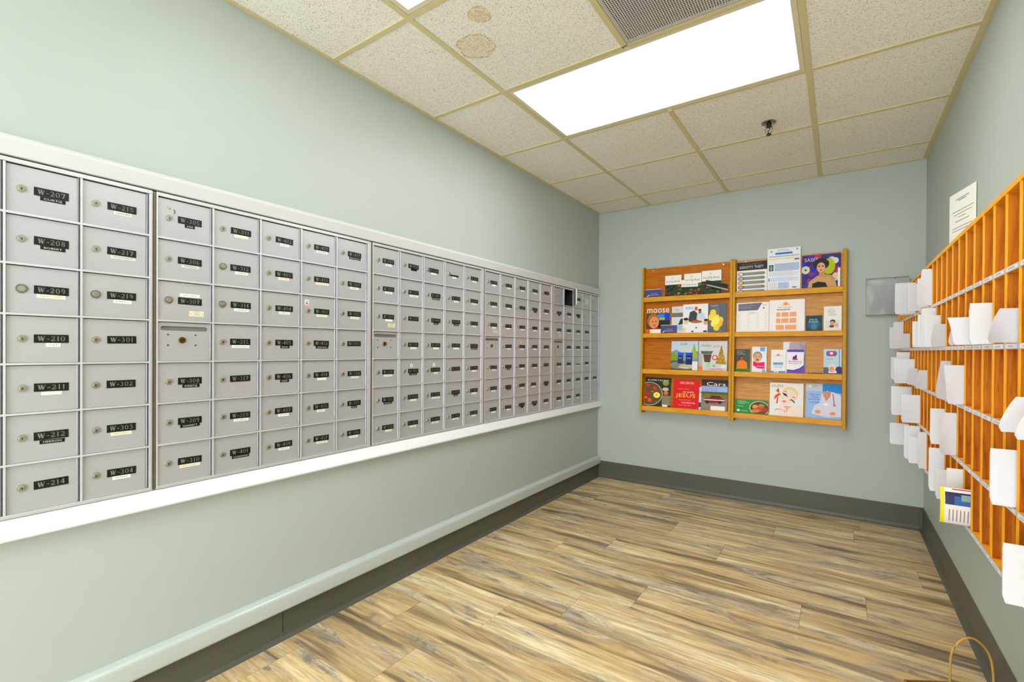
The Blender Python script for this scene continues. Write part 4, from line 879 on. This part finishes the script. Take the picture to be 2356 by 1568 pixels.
# --- right rack, third tier
cover('booklet', 2, 1.157, 1.256, 1.163, [('r', 0, 0, 1, 1, '#575E58'), ('r', 0, 0, 1, 0.14, '#3F7A2E'), ('t', 'They were once', 0.08, 0.89, 0.55, 0.045, '#D4D6D0'), ('t', 'dead in the', 0.08, 0.82, 0.45, 0.045, '#D4D6D0'), ('t', 'wonderful light', 0.08, 0.75, 0.6, 0.045, '#D4D6D0'), ('e', 0.42, 0.60, 0.17, 0.12, '#4A2E20'), ('p', [(0.08, 0.12), (0.12, 0.42), (0.34, 0.50), (0.56, 0.50), (0.80, 0.40), (0.84, 0.12)], '#E2862A'), ('e', 0.44, 0.58, 0.12, 0.10, '#A85E3C')], '#575E58', 'dark grey booklet with a person in orange, right rack third tier', 'booklet', off=0.005, th=0.004)
cover('brochure', 2, 1.270, 1.369, 1.181, [('r', 0, 0, 1, 1, '#EDEEF0'), ('r', 0.55, 0.82, 0.88, 0.98, '#8AB0E0'), ('e', 0.38, 0.62, 0.31, 0.19, '#8C8C88'), ('e', 0.38, 0.56, 0.26, 0.19, '#D9AE94'), ('e', 0.30, 0.60, 0.03, 0.015, '#4A3A34'), ('e', 0.50, 0.60, 0.03, 0.015, '#4A3A34'), ('e', 0.38, 0.48, 0.10, 0.03, '#8A4A44'), ('p', [(0.08, 0.26), (0.10, 0.44), (0.35, 0.36), (0.86, 0.40), (0.88, 0.12), (0.38, 0.14)], '#D81C78'), ('t', 'UNCONDITIONAL', 0.32, 0.20, 0.50, 0.04, '#F6D8E6'), ('r', 0.70, 0.0, 0.92, 0.10, '#9ABCE6')], '#EDEEF0', 'white brochure with a laughing grey haired face and pink panel', 'brochure', off=0.005, th=0.003)
cover('brochure', 2, 1.397, 1.492, 1.159, [('r', 0, 0, 1, 1, '#F1F0EF'), ('e', 0.48, 0.77, 0.10, 0.05, '#E0907A'), ('p', [(0.2, 0.71), (0.48, 0.78), (0.76, 0.71), (0.48, 0.735)], '#A8A8AC'), ('r', 0.16, 0.34, 0.82, 0.44, '#78A4DA'), ('t', 'FIND YOUR', 0.2, 0.27, 0.58, 0.045, '#7C7C80'), ('t', 'WAY HOME', 0.2, 0.20, 0.58, 0.045, '#7C7C80')], '#F1F0EF', 'white brochure with a blue band, behind the small blue box', 'brochure', off=0.002, th=0.003)
bx = [('r', 0, 0, 1, 1, '#6FA0DC'), ('r', 0.33, 0, 0.6, 1, '#EDEDF0'), ('e', 0.46, 0.4, 0.07, 0.3, '#D88C78')]
cover('card_stack', 2, 1.383, 1.490, 1.004, bx, '#6FA0DC', 'short blue and white stack of cards in front of the third tier brochure', 'cards', off=0.012, th=0.007)
cover('leaflet', 2, 1.474, 1.575, 1.216, [('r', 0.5, 0.85, 1, 1, '#C4B9BE'), ('l', 0.1, 0.8, 0.45, 0.3, 0.01, 8, '#D8D8DA')], '#E9E9EC', 'pale leaflet standing behind the purple hospice brochure', 'leaflet', off=-0.0015, th=0.001)
cover('leaflet', 2, 1.512, 1.613, 1.212, [('r', 0, 0.72, 1, 1, '#B9AEB6'), ('r', 0, 0, 1, 0.72, '#8A8E96'), ('p', [(0.6, 1), (1, 0.9), (1, 0.6), (0.85, 0.55)], '#A7A2AC')], '#9A9AA4', 'grey leaflet rising tallest behind the purple hospice brochure', 'leaflet', off=0.0005, th=0.001)
hos = [('r', 0, 0, 1, 1, '#F2F0F4'), ('r', 0, 0.90, 1, 1, '#6E52A8'), ('p', [(0, 0), (0, 0.14), (0.4, 0.12), (0.75, 0.2), (1, 0.34), (1, 0)], '#7F5CB8'), ('p', [(0, 0.14), (0.4, 0.12), (0.75, 0.2), (1, 0.34), (1, 0.30), (0.75, 0.165), (0.4, 0.09), (0, 0.115)], '#4E3E86'), ('p', [(0.34, 0.56), (0.36, 0.72), (0.46, 0.70), (0.50, 0.79), (0.60, 0.74), (0.58, 0.62), (0.64, 0.56)], '#5A3C8E'), ('r', 0.33, 0.55, 0.64, 0.61, '#C04A86'), ('t', 'Embrace', 0.12, 0.46, 0.76, 0.065, '#4A4A50'), ('t', 'Hospice', 0.13, 0.37, 0.74, 0.065, '#6A6A70')]
cover('brochure', 2, 1.500, 1.604, 1.160, hos, '#F2F0F4', 'purple and white hospice brochure in the middle of the third tier', 'brochure', off=0.007, th=0.005)
cover('card_stack', 2, 1.628, 1.718, 0.998, [('r', 0, 0, 1, 1, '#3E5C54'), ('p', [(0.1, 0.8), (0.25, 0.1), (0.3, 0.3), (0.15, 0.9)], '#D8DEDC')], '#3E5C54', 'low dark teal card beside the tier edge, between hospice and cross brochures', 'cards', off=0.006, th=0.003)
cr = [('r', 0, 0, 1, 1, '#C9DAE6'), ('e', 0.28, 0.82, 0.14, 0.11, '#6A78B8'), ('e', 0.60, 0.82, 0.14, 0.11, '#6A78B8'), ('e', 0.44, 0.82, 0.17, 0.11, '#D23E44'), ('r', 0.38, 0.78, 0.50, 0.88, '#F6F4F4'), ('r', 0.34, 0.81, 0.54, 0.85, '#F6F4F4'), ('l', 0.14, 0.58, 0.6, 0.575, 0.02, 1, '#8AB4DA'), ('r', 0.86, 0.3, 0.89, 1, '#5A74A8'), ('r', 0.0, 0.0, 1, 0.26, '#6C7484'), ('e', 0.48, 0.24, 0.20, 0.16, '#ECE4DC'), ('e', 0.46, 0.20, 0.13, 0.10, '#D8A68C'), ('e', 0.86, 0.16, 0.2, 0.14, '#4A4A78'), ('r', 0.28, 0.03, 0.72, 0.13, '#F4F2F2'), ('l', 0.32, 0.09, 0.66, 0.085, 0.02, 1, '#C8404A')]
cover('brochure', 2, 1.722, 1.826, 1.165, cr, '#C9DAE6', 'pale blue brochure with a red cross emblem, right end of third tier', 'brochure', off=0.005, th=0.004)
# --- right rack, bottom tier
grn = [('r', 0, 0, 1, 1, '#3E8A4C'), ('t', 'A Celebration', 0.06, 0.84, 0.28, 0.07, '#E6EEE6'), ('t', 'Cooked & Local', 0.06, 0.74, 0.36, 0.07, '#E6EEE6'), ('l', 0.08, 0.66, 0.36, 0.64, 0.02, 1, '#B8D4BA'), ('l', 0.07, 0.50, 0.26, 0.44, 0.02, 2, '#9CC4A0'), ('e', 0.10, 0.14, 0.05, 0.09, '#ECF0EA'), ('l', 0.2, 0.13, 0.4, 0.08, 0.02, 2, '#9CC4A0'), ('e', 0.74, 0.38, 0.30, 0.54, '#ECEBE4'), ('e', 0.74, 0.38, 0.28, 0.50, '#6A4A38'), ('e', 0.62, 0.48, 0.09, 0.16, '#D8A070'), ('e', 0.80, 0.58, 0.09, 0.14, '#8E9A50'), ('e', 0.76, 0.30, 0.13, 0.20, '#C8563E'), ('e', 0.62, 0.16, 0.14, 0.12, '#D88A62'), ('e', 0.90, 0.30, 0.08, 0.18, '#A84A3A')]
cover('brochure', 3, 1.160, 1.382, 0.782, grn, '#3E8A4C', 'green card with a round food photo, bottom tier of right rack', 'brochure', off=0.006, th=0.003)
cover('leaflet', 3, 1.370, 1.397, 0.697, [], '#E8C62A', 'narrow yellow leaflet edge beside the green card', 'leaflet', off=0.001, th=0.002)
fc = [('r', 0, 0, 1, 1, '#EFEDE8'), ('t', 'SASEE', 0.05, 0.86, 0.36, 0.08, '#8E9492'), ('e', 0.60, 0.66, 0.24, 0.22, '#E8D6A0'), ('p', [(0.30, 0.36), (0.34, 0.62), (0.46, 0.78), (0.66, 0.80), (0.80, 0.66), (0.78, 0.48), (0.60, 0.34), (0.42, 0.30)], '#F1E0D4'),
      ('p', [(0.38, 0.70), (0.42, 0.62), (0.54, 0.56), (0.50, 0.66)], '#4A2A24'), ('p', [(0.58, 0.48), (0.66, 0.46), (0.76, 0.37), (0.74, 0.44), (0.66, 0.50)], '#4A2A24'), ('p', [(0.40, 0.74), (0.48, 0.73), (0.54, 0.66), (0.48, 0.755)], '#6A4A3A'), ('p', [(0.64, 0.56), (0.72, 0.56), (0.78, 0.50), (0.73, 0.585)], '#6A4A3A'), ('e', 0.44, 0.42, 0.055, 0.035, '#DC8C80'),
      ('p', [(0.12, 0.46), (0.16, 0.60), (0.28, 0.68), (0.34, 0.64), (0.22, 0.54)], '#D8602E'), ('p', [(0.18, 0.74), (0.26, 0.84), (0.30, 0.68)], '#C84A30'), ('p', [(0.20, 0.34), (0.24, 0.36), (0.26, 0.56), (0.22, 0.52)], '#B83A34'), ('p', [(0.30, 0.0), (0.28, 0.24), (0.36, 0.40), (0.46, 0.28), (0.74, 0.30), (1.0, 0.36), (1.0, 0.1), (0.9, 0.0)], '#F3E6DC'), ('p', [(0.12, 0.06), (0.2, 0.16), (0.42, 0.16), (0.48, 0.02), (0.46, 0.14), (0.2, 0.19)], '#A89C94'), ('p', [(0.42, 0.28), (0.5, 0.18), (0.5, 0.04), (0.56, 0.2), (0.66, 0.28)], '#E6B89C')]
cover('magazine', 3, 1.392, 1.604, 0.917, fc, '#EFEDE8', 'pale magazine with a drawn face and orange ribbon, bottom tier of right rack', off=0.003, th=0.008)
tg = [('r', 0, 0, 1, 1, '#A9C3E6'), ('r', 0, 0.78, 0.48, 1, '#C8CFD6'), ('r', 0.48, 0.74, 1, 1, '#3E8CCC'), ('e', 0.12, 0.92, 0.05, 0.035, '#E8ECF0'), ('t', 'LIFE', 0.18, 0.90, 0.18, 0.05, '#9AA4B0'), ('t', 'TARGET', 0.10, 0.65, 0.30, 0.045, '#54699C'), ('t', 'Master', 0.16, 0.575, 0.24, 0.045, '#54699C'), ('t', 'Pathways', 0.09, 0.50, 0.34, 0.055, '#54699C'), ('t', 'of AGING', 0.10, 0.42, 0.34, 0.045, '#54699C'),
      ('p', [(0.16, 0.10), (0.24, 0.34), (0.40, 0.44), (0.46, 0.72), (0.60, 0.80), (0.80, 0.76), (1.0, 0.66), (1.0, 0.06), (0.6, 0.02)], '#DCDDEC'), ('p', [(0.48, 0.78), (0.50, 0.66), (0.58, 0.48), (0.70, 0.64), (0.72, 0.78)], '#C99A84'), ('p', [(0.76, 0.72), (0.78, 0.72), (0.82, 0.40), (0.80, 0.38)], '#7A5A5A'), ('e', 0.81, 0.38, 0.04, 0.03, '#C07A5A'), ('e', 0.36, 0.17, 0.09, 0.05, '#D8A078'), ('e', 0.76, 0.14, 0.09, 0.05, '#D8A078'), ('r', 0.40, 0.15, 0.72, 0.17, '#F0DC9A'), ('e', 0.58, 0.40, 0.08, 0.04, '#F4F2F4')]
cover('magazine', 3, 1.618, 1.826, 0.920, tg, '#A9C3E6', 'light blue health magazine with a white coated figure, bottom right tier', off=0.003, th=0.004)
random.seed(3)

# ------------------------------------------------------------------ clear wall pocket in the corner
def clear_mat():
    t = NT('clear_smoky_acrylic'); t.set(Roughness=0.12, IOR=1.45); t.b.inputs['Base Color'].default_value = lin('#C6CECC')
    t.b.inputs['Alpha'].default_value = 0.5; t.bump(t.noise(t.coord(), 9, 2), 0.5, 0.01)
    return t.m
M_CLEAR = clear_mat()
M_RIM = mat('#6F7876', 0.25)
h = root('wall_pocket', F_FAR, (1.958, RD-0.001, 1.395), 'empty clear acrylic wall pocket in the far right corner above the sorter end', 'wall pocket')
q = MB(); q.box(0, 0.225, 0, 0.245, 0.0, 0.003, M_CLEAR); q.build('back_plate', h)
q = MB(); q.add([(u, v_, n_) for u in (0, 0.225) for v_, n_ in ((0.0, 0.030), (0.0, 0.033), (0.228, 0.045), (0.228, 0.042))], [(3, 2, 1, 0), (4, 5, 6, 7), (0, 1, 5, 4), (1, 2, 6, 5), (2, 3, 7, 6), (3, 0, 4, 7)], M_CLEAR); q.build('front_plate', h)
q = MB(); q.box(0, 0.225, -0.003, 0.0, 0.0, 0.034, mat('#747D7A', 0.2)); q.build('bottom_plate', h)
for u in (0, 0.222):
    q = MB(); q.prism([(u, 0), (u+0.003, 0), (u+0.003, 0.228), (u, 0.228)], 0.003, 0.030, mat('#858E8B', 0.2)); q.build('side_plate', h)
q = MB(); q.tube([(0.0, 0.245, 0.0015), (0.0, 0.228, 0.043), (0.0, 0.0, 0.031), (0.225, 0.0, 0.031), (0.225, 0.228, 0.043)], 0.0016, M_RIM, 6); q.tube([(0.0, 0.245, 0.0022), (0.225, 0.245, 0.0022)], 0.0014, M_RIM, 6); q.build('rim', h)
q = MB(); q.cyl(0.155, 0.238, 0.003, 0.003, 0.005, M_DARK, 12); q.build('screw', h)

# ------------------------------------------------------------------ notice on the right wall
q = MB(); NW, NHt = 0.216, 0.279; seg = 10
A = Vector((RW-0.003, 2.625, 1.838)); dirv = Vector((-0.232, 0.973, 0)).normalized()
# paper taped along its near edge, the far edge standing off the wall
pts = []
for i in range(seg+1):
    s = i/seg; p = A + dirv*NW*s; pts.append(p)
nrm = Vector((-dirv.y, dirv.x, 0))
def pt(i, v_, o_): p = pts[i] + nrm*o_; return (p.x, p.y, A.z - NHt*v_)
vs = []; fs = []
for side, off_ in ((0, 0.0), (1, -0.0006)):
    for i in range(seg+1):
        for v_ in (0, 1): vs.append(pt(i, v_, off_))
n1 = 2*(seg+1)
for i in range(seg): fs += [(2*i, 2*i+2, 2*i+3, 2*i+1), (n1+2*i, n1+2*i+1, n1+2*i+3, n1+2*i+2), (2*i, n1+2*i, n1+2*i+2, 2*i+2), (2*i+1, 2*i+3, n1+2*i+3, n1+2*i+1)]
fs += [(0, 1, n1+1, n1), (2*seg, n1+2*seg, n1+2*seg+1, 2*seg+1)]
q.add(vs, fs, mat('#F1F1E6', 0.7))
ink = mat('#8C8C88', 0.7); inkp = mat('#A9A6B4', 0.7)
def line(s0, s1, v0, v1, m):
    a = A + dirv*NW*(1-s0) + nrm*0.0005; c = A + dirv*NW*(1-s1) + nrm*0.0005
    q.add([(a.x, a.y, A.z-NHt*v1), (c.x, c.y, A.z-NHt*v1), (c.x, c.y, A.z-NHt*v0), (a.x, a.y, A.z-NHt*v0)], [(0, 1, 2, 3)], m)
nrm_side = nrm
for (s0, s1, v0) in ((0.25, 0.75, 0.10), (0.36, 0.64, 0.125)): line(s0, s1, v0, v0+0.018, inkp)
for (s0, s1, v0) in ((0.10, 0.93, 0.285), (0.18, 0.86, 0.335), (0.36, 0.64, 0.385), (0.24, 0.76, 0.445), (0.14, 0.88, 0.54), (0.12, 0.9, 0.585), (0.3, 0.7, 0.68), (0.2, 0.8, 0.73)): line(s0, s1, v0, v0+0.010, ink)
o = q.build('notice_sheet'); tag(o, 'white printed notice sheet on the right wall above the mail sorter', 'notice')

# ------------------------------------------------------------------ oak mail sorter on the right wall
SX = RW-0.001; DEPTH = SX-2.1204; YF = 3.903
YD = [3.8868-0.10304*k for k in range(0, 30)]       # divider positions, 24 -> 1.414
YN = YD[-1]-0.10304
SH = [1.3325, 1.1615, 0.983, 0.810, 0.640]; TOPZ = 1.5125
S = root('mail_sorter', F_RIGHT, (SX, YF, 0.0), 'long orange oak mail sorter with five rows of narrow slots', 'mail sorter')
LEN = YF-YN+0.012
def ub(y): return YF-y
q = MB(); q.box(0, LEN, 0.634, TOPZ+0.006, 0.0, 0.004, M_SORT); q.build('back_panel', S)
q = MB(); q.box(0, LEN, TOPZ-0.006, TOPZ+0.007, 0.0, DEPTH+0.001, M_SORTE); q.build('top_board', S)
for u in (0, LEN-0.012):
    q = MB(); q.box(u, u+0.012, 0.632, TOPZ-0.006, 0.004, DEPTH, M_SORTE); q.build('side_panel', S)
for z in SH:
    q = MB(); q.box(0.012, LEN-0.012, z-0.0055, z+0.0055, 0.004, DEPTH-0.001, M_SORTE); q.build('shelf', S)
dm = MB(); dm.box(-0.0042, 0.0042, 0.6455, TOPZ-0.006, 0.004, DEPTH-0.003, M_SORT); dm.box(-0.0042, 0.0042, 0.6455, TOPZ-0.006, DEPTH-0.003, DEPTH, M_SORTE); DIV = dm.mesh('divider')
for y in YD[1:]: inst(DIV, 'divider', S, (ub(y), 0, 0))
# label cards clipped on the shelf edges
def label_geo(q, u0, u1, z, seed):
    rnd = random.Random(seed)
    q.box(u0, u1, z-0.0065, z+0.0065, DEPTH-0.001, DEPTH+0.0008, mat('#B4B5B9', 0.3))
    wd = rnd.uniform(0.035, 0.06); c = (u0+u1)/2
    q.box(u0+0.006, u1-0.006, z-0.0045, z+0.0045, DEPTH+0.0008, DEPTH+0.0011, mat('#E4E4E8', 0.3)); q.box(c-wd/2, c+wd/2, z-0.0016, z+0.0016, DEPTH+0.0011, DEPTH+0.0013, mat('#ADADB6', 0.5))
rest = MB(); cnt = 0
cells = [(k, r) for k in range(len(YD)) for r in range(5)]
for k in range(len(YD)):
    y1 = YD[k]; y0 = YD[k+1] if k+1 < len(YD) else YN
    for r in range(5):
        if 6 <= k <= 24:
            q = MB(); label_geo(q, ub(y1)+0.0048, ub(y0)-0.0048, SH[r], k*7+r); q.build('label_card', S); cnt += 1
        else: label_geo(rest, ub(y1)+0.0048, ub(y0)-0.0048, SH[r], k*7+r)
o = rest.build('label_cards', S); o['kind'] = 'stuff'

# ------------------------------------------------------------------ envelopes in the sorter
def envelope(row, ynear, prot, hgt, label, curl=0.0, slump=0.0, th=0.0025, m=None, offy=0.018, taper=0.0, slant=0.0, flap=False, cat='envelope', layers=1, name='envelope', decor=None, group='mail in the oak sorter'):
    """sheet standing across the slot: runs from inside the slot out past the front by prot (metres); curl bends the free end towards the viewer"""
    q = MB(); m = m or M_PAPER; zs = SH[row-1]+0.0072; maxh = (SH[row-2] if row > 1 else TOPZ)-0.0065-SH[row-1]-0.0075
    hgt = min(hgt, maxh); L = 0.105+prot; x_in = 2.1204+0.105
    yb_ = ynear + 0.0045 + offy; N = 14
    for ly in range(layers):
        yb2 = yb_ + ly*(th+0.0016); hh = hgt*(1-0.07*ly); mm = m if ly == 0 else M_PAPER2
        def P(i, t, o_):
            t = float(t); s = i/N; x = x_in - s*(L - slant*t**1.7 - 0.004*max(0, 0.12-t)/0.12); out = max(0.0, 2.1204 - x)
            f = (out/max(prot, 0.01))**1.6
            yy = yb2 - curl*f*(1.0 - 0.8*t**0.7)
            z = zs + hh*(1 - taper*s*0.5)*t - slump*f*(1-t)
            return (x, yy + o_*(1 - 0.2*f), z)
        R_ = 8; n = N+1
        vs = [P(i, j/R_, o_) for o_ in (0, th) for j in range(R_+1) for i in range(n)]; h_ = (R_+1)*n
        q.add(vs, [(j*n+i, j*n+i+1, (j+1)*n+i+1, (j+1)*n+i) for j in range(R_) for i in range(N)], mm, True)
        q.add(vs, [(h_+j*n+i, h_+(j+1)*n+i, h_+(j+1)*n+i+1, h_+j*n+i+1) for j in range(R_) for i in range(N)], mm, True)
        ed = [(j*n+N, (j+1)*n+N, h_+(j+1)*n+N, h_+j*n+N) for j in range(R_)] + [(j*n, h_+j*n, h_+(j+1)*n, (j+1)*n) for j in range(R_)]
        ed += [(i, h_+i, h_+i+1, i+1) for i in range(N)] + [(R_*n+i, R_*n+i+1, h_+R_*n+i+1, h_+R_*n+i) for i in range(N)]
        q.add(vs, ed, mm)
    if flap:
        a = Vector(P(N, True, -0.0006)); c = Vector(P(6, True, -0.0006)); mid = Vector(((a.x+c.x)/2, (a.y+c.y)/2-0.0004, a.z-0.035))
        q.add([tuple(a), tuple(c), tuple(mid)], [(0, 1, 2)], M_PAPER2)
    if decor: decor(q, P, N)
    o = q.build(name)
    for f_ in o.data.polygons: pass
    return tag(o, label, cat, group)
def yk(y): return min(YD, key=lambda d: abs(d-y))
E_ = [
 # top row
 (1, 2.538, 0.041, 0.150, 'tall curled white envelope, nearest of the cluster in the top row', dict(curl=0.012, slant=0.012, m=M_PAPER)),
 (1, 2.641, 0.033, 0.125, 'white envelope just behind the tall curled one in the top row', dict(curl=0.004)),
 (1, 2.847, 0.046, 0.128, 'grey-white envelope with a flap seam in the middle of the top row cluster', dict(curl=0.004, flap=True, m=M_PAPER2, layers=2)),
 (1, 3.156, 0.050, 0.118, 'short bright white envelope in front of the large catalogue, top row', dict(curl=0.008, slant=-0.012)),
 (1, 3.053, 0.077, 0.157, 'large pale catalogue sticking furthest out of the top row beside the wall pocket', dict(curl=0.004, th=0.006, m=M_PAPER2, layers=2, cat='catalogue')),
 # second row
 (2, 1.414, 0.046, 0.074, 'low curled grey-white envelope, nearest in the second row', dict(curl=0.024, slant=0.022, m=M_PAPER2, layers=2)),
 (2, 1.620, 0.037, 0.103, 'upright white envelope pair left of the curled one, second row', dict(layers=3, th=0.003)),
 (2, 1.723, 0.053, 0.074, 'low bright white envelope left of the upright pair, second row', dict(curl=0.004, slant=-0.012)),
 (2, 1.826, 0.050, 0.068, 'low envelope with a dark fold, leftmost of the near group in the second row', dict(curl=0.012, slant=0.016, m=M_PAPER2)),
 (2, 2.229, 0.038, 0.080, 'short grey envelope, nearest of the middle cluster in the second row', dict(curl=0.012, slant=0.010, m=M_PAPER2)),
 (2, 2.332, 0.044, 0.118, 'white envelope standing behind the short grey one, second row', dict(layers=2)),
 (2, 2.435, 0.040, 0.153, 'tallest white envelope in the middle of the second row', dict(layers=2)),
 (2, 2.538, 0.041, 0.135, 'stepped white envelope left of the tallest one, second row', dict(layers=2)),
 (2, 2.641, 0.048, 0.112, 'thin white envelope at the left of the middle cluster, second row', dict(curl=0.004)),
 (2, 3.259, 0.033, 0.078, 'small grey-white envelope, nearest of the far cluster in the second row', dict(curl=0.008, m=M_PAPER2)),
 (2, 3.568, 0.044, 0.157, 'tall white envelope in the far cluster of the second row', dict(curl=0.01, layers=2)),
 (2, 3.671, 0.055, 0.130, 'farthest white envelope of the second row', dict(curl=0.006, layers=2)),
 # third row
 (3, 1.311, 0.046, 0.070, 'curled white envelope at the near end of the third row', dict(curl=0.012, slant=0.026, layers=2)),
 (3, 1.208, 0.046, 0.064, 'second curled white envelope cut off at the picture edge, third row', dict(curl=0.012, slant=0.026, layers=2)),
 (3, 1.929, 0.037, 0.118, 'upright white envelope with an open edge, third row middle', dict(curl=0.012, slant=-0.006, layers=2, th=0.004)),
 (3, 2.126, 0.036, 0.128, 'white envelope bulging at its foot, left of the upright one in the third row', dict(curl=0.010, slant=0.014, m=M_PAPER2)),
 (3, 2.641, 0.039, 0.080, 'crumpled low white envelope in the third row', dict(curl=0.014, slant=0.014, m=M_PAPER2)),
 (3, 2.950, 0.038, 0.078, 'small white envelope left of the crumpled one, third row', dict(curl=0.010, slant=0.008, m=M_PAPER2)),
 (3, 3.053, 0.080, 0.122, 'wide folded white paper roll in the far part of the third row', dict(curl=0.030, th=0.004, layers=2)),
 (3, 3.259, 0.052, 0.157, 'tall white envelope behind the wide folded roll, third row', dict(layers=2)),
 (3, 3.465, 0.061, 0.128, 'farthest white envelope of the third row', dict(layers=2)),
 # fourth row
 (4, 1.414, 0.036, 0.122, 'upright white envelope pair at the near end of the fourth row', dict(layers=2, th=0.003)),
 (4, 2.023, 0.040, 0.135, 'large curled white envelope, middle of the fourth row', dict(curl=0.022, slant=0.012)),
 (4, 2.229, 0.036, 0.128, 'white envelope with a grey insert left of the large curled one, fourth row', dict(layers=2, m=M_PAPER)),
 (4, 2.847, 0.066, 0.130, 'wide curled white envelope in the far part of the fourth row', dict(curl=0.020, layers=2)),
 (4, 3.156, 0.081, 0.150, 'wide white envelope sticking furthest out of the fourth row', dict(curl=0.004, layers=2, flap=True)),
 # bottom row
 (5, 1.311, 0.036, 0.120, 'upright white envelope pair at the near end of the bottom row', dict(layers=2, th=0.003)),
 (5, 1.929, 0.034, 0.145, 'tall white envelope just behind the yellow edged magazine, bottom row', dict(th=0.003)),
 (5, 2.126, 0.034, 0.100, 'low white envelope left of the tall one, bottom row', dict(layers=2, curl=0.01)),
 (5, 2.229, 0.039, 0.157, 'tall white envelope with a fold line, bottom row middle', dict(layers=2)),
 (5, 2.641, 0.026, 0.157, 'tall white envelope, nearest of the far cluster in the bottom row', dict(curl=0.008)),
 (5, 2.744, 0.049, 0.118, 'white envelope tapering downwards in the far cluster, bottom row', dict(curl=0.006, layers=2)),
 (5, 2.847, 0.054, 0.157, 'stepped white envelope in the far cluster, bottom row', dict(layers=2)),
 (5, 3.259, 0.078, 0.115, 'wide white envelope at the far end of the bottom row', dict(layers=1)),
]
for (r, y, pr, hh, lab, kw) in E_: envelope(r, yk(y), pr, hh, lab, **kw)
# rolled yellow bordered magazine in the bottom row
def mag_roll():
    q = MB(); yb0 = yk(1.826)+0.012; zs = SH[4]+0.0080; prot = 0.062; L = 0.10+prot; N = 20; hh = 0.105
    YEL = mat('#F0E000', 0.3); PG = mat('#E9E7E3', 0.4); NAVY = mat('#1D2C58', 0.3); BLU = mat('#2F5FA8', 0.3); MAGN = mat('#B81E5A', 0.4)
    prof = []
    for i in range(25):                       # a U-shaped fold seen from the viewer's side: y offset versus height
        a = math.pi*i/24; prof.append((-0.020*math.sin(a)*0.9 - 0.000, hh/2 - hh/2*math.cos(a)))
    x0, x1 = 2.1204+0.10, 2.1204-prot
    pg = prof
    vs = [(x, yb0+0.022+dy, zs+z) for x in (x0, x1) for dy, z in pg] + [(x, yb0+0.026+dy*0.7, zs+0.0016+z*0.97) for x in (x0, x1) for dy, z in pg]
    n = len(pg)
    for i in range(n-1):
        q.add(vs, [(i, i+1, n+i+1, n+i)], PG, True); q.add(vs, [(2*n+i, 3*n+i, 3*n+i+1, 2*n+i+1)], YEL, True)
        q.add(vs, [(n+i, n+i+1, 3*n+i+1, 3*n+i)], YEL)
    def strip(xa, xb, ia, ib, m, o_):
        vv = [(x, yb0+0.022+pg[i][0]-o_, zs+pg[i][1]) for x in (xa, xb) for i in range(ia, ib+1)]; k = ib-ia+1
        q.add(vv, [(i, i+1, k+i+1, k+i) for i in range(k-1)], m, True)
    strip(x0, x1+0.010, 13, 19, NAVY, 0.0006); strip(x0, x1+0.030, 13, 17, BLU, 0.0009); strip(x0, x1+0.045, 15, 18, mat('#7FA59E', 0.4), 0.0012)
    strip(x0, x1, 23, 24, YEL, 0.0006); strip(x0, x1+0.026, 21, 22, MAGN, 0.0009)
    strip(x1+0.008, x1, 0, 24, YEL, 0.0005)
    for k in range(6): strip(x1+0.018+0.008*k+0.0025, x1+0.018+0.008*k, 5, 11, mat('#9A8A8E', 0.5), 0.0006)
    o = q.build('magazine'); tag(o, 'rolled magazine with a bright yellow border sticking out of the bottom row', 'magazine', 'mail in the oak sorter')
mag_roll()

# ------------------------------------------------------------------ kraft paper bag at the foot of the right wall
KR = mat('#8A5A22', 0.7); KH = mat('#B48A3A', 0.6)
ax = Vector((0.85, 0.52, 0)).normalized(); px_ = Vector((0.52, -0.85, 0)).normalized()
bgF = Matrix(((ax.x, px_.x*-1, 0, 1.950), (ax.y, px_.y*-1, 0, 1.524), (0, 0, 1, 0.0005), (0, 0, 0, 1)))
bag = root('paper_bag', F_ROOM, (0, 0, 0), 'brown kraft paper bag with a cord handle on the floor at lower right', 'bag')
bag.matrix_world = bgF
BL, BW, BH = 0.290, 0.105, 0.3295
q = MB(); t_ = 0.0012
q.box(0, BL, -BW, 0, 0, 0.002, KR); q.box(0, BL, -t_, 0, 0.002, BH, KR); q.box(0, BL, -BW, -BW+t_, 0.002, BH, KR)
for u in (0, BL-t_):
    q.add([(u, -BW, 0.002), (u+t_, -BW, 0.002), (u+t_, 0, 0.002), (u, 0, 0.002), (u, -BW, BH), (u+t_, -BW, BH), (u+t_, 0, BH), (u, 0, BH)], [(0, 3, 2, 1), (4, 5, 6, 7), (0, 1, 5, 4), (1, 2, 6, 5), (2, 3, 7, 6), (3, 0, 4, 7)], KR)
q.box(0.002, BL-0.002, -0.0035, -0.0013, BH-0.04, BH-0.001, mat('#7A4E1C', 0.7))
q.build('bag_body', bag)
for yy in (-0.004,):
    q = MB(); pa = [(0.106, yy, BH-0.035), (0.107, yy, BH+0.02), (0.109, yy, BH+0.066), (0.118, yy-0.002, BH+0.094), (0.140, yy-0.003, BH+0.112), (0.163, yy-0.003, BH+0.110), (0.188, yy-0.002, BH+0.088), (0.203, yy, BH+0.060), (0.209, yy, BH+0.02), (0.210, yy, BH-0.035)]
    sm = []
    for i in range(len(pa)-1):
        for k in range(4):
            s = k/4; p0 = Vector(pa[max(i-1, 0)]); p1 = Vector(pa[i]); p2 = Vector(pa[i+1]); p3 = Vector(pa[min(i+2, len(pa)-1)])
            sm.append(tuple(0.5*((2*p1)+(-p0+p2)*s+(2*p0-5*p1+4*p2-p3)*s*s+(-p0+3*p1-3*p2+p3)*s**3)))
    sm.append(pa[-1]); q.tube(sm, 0.0026, KH, 8); q.build('handle', bag)
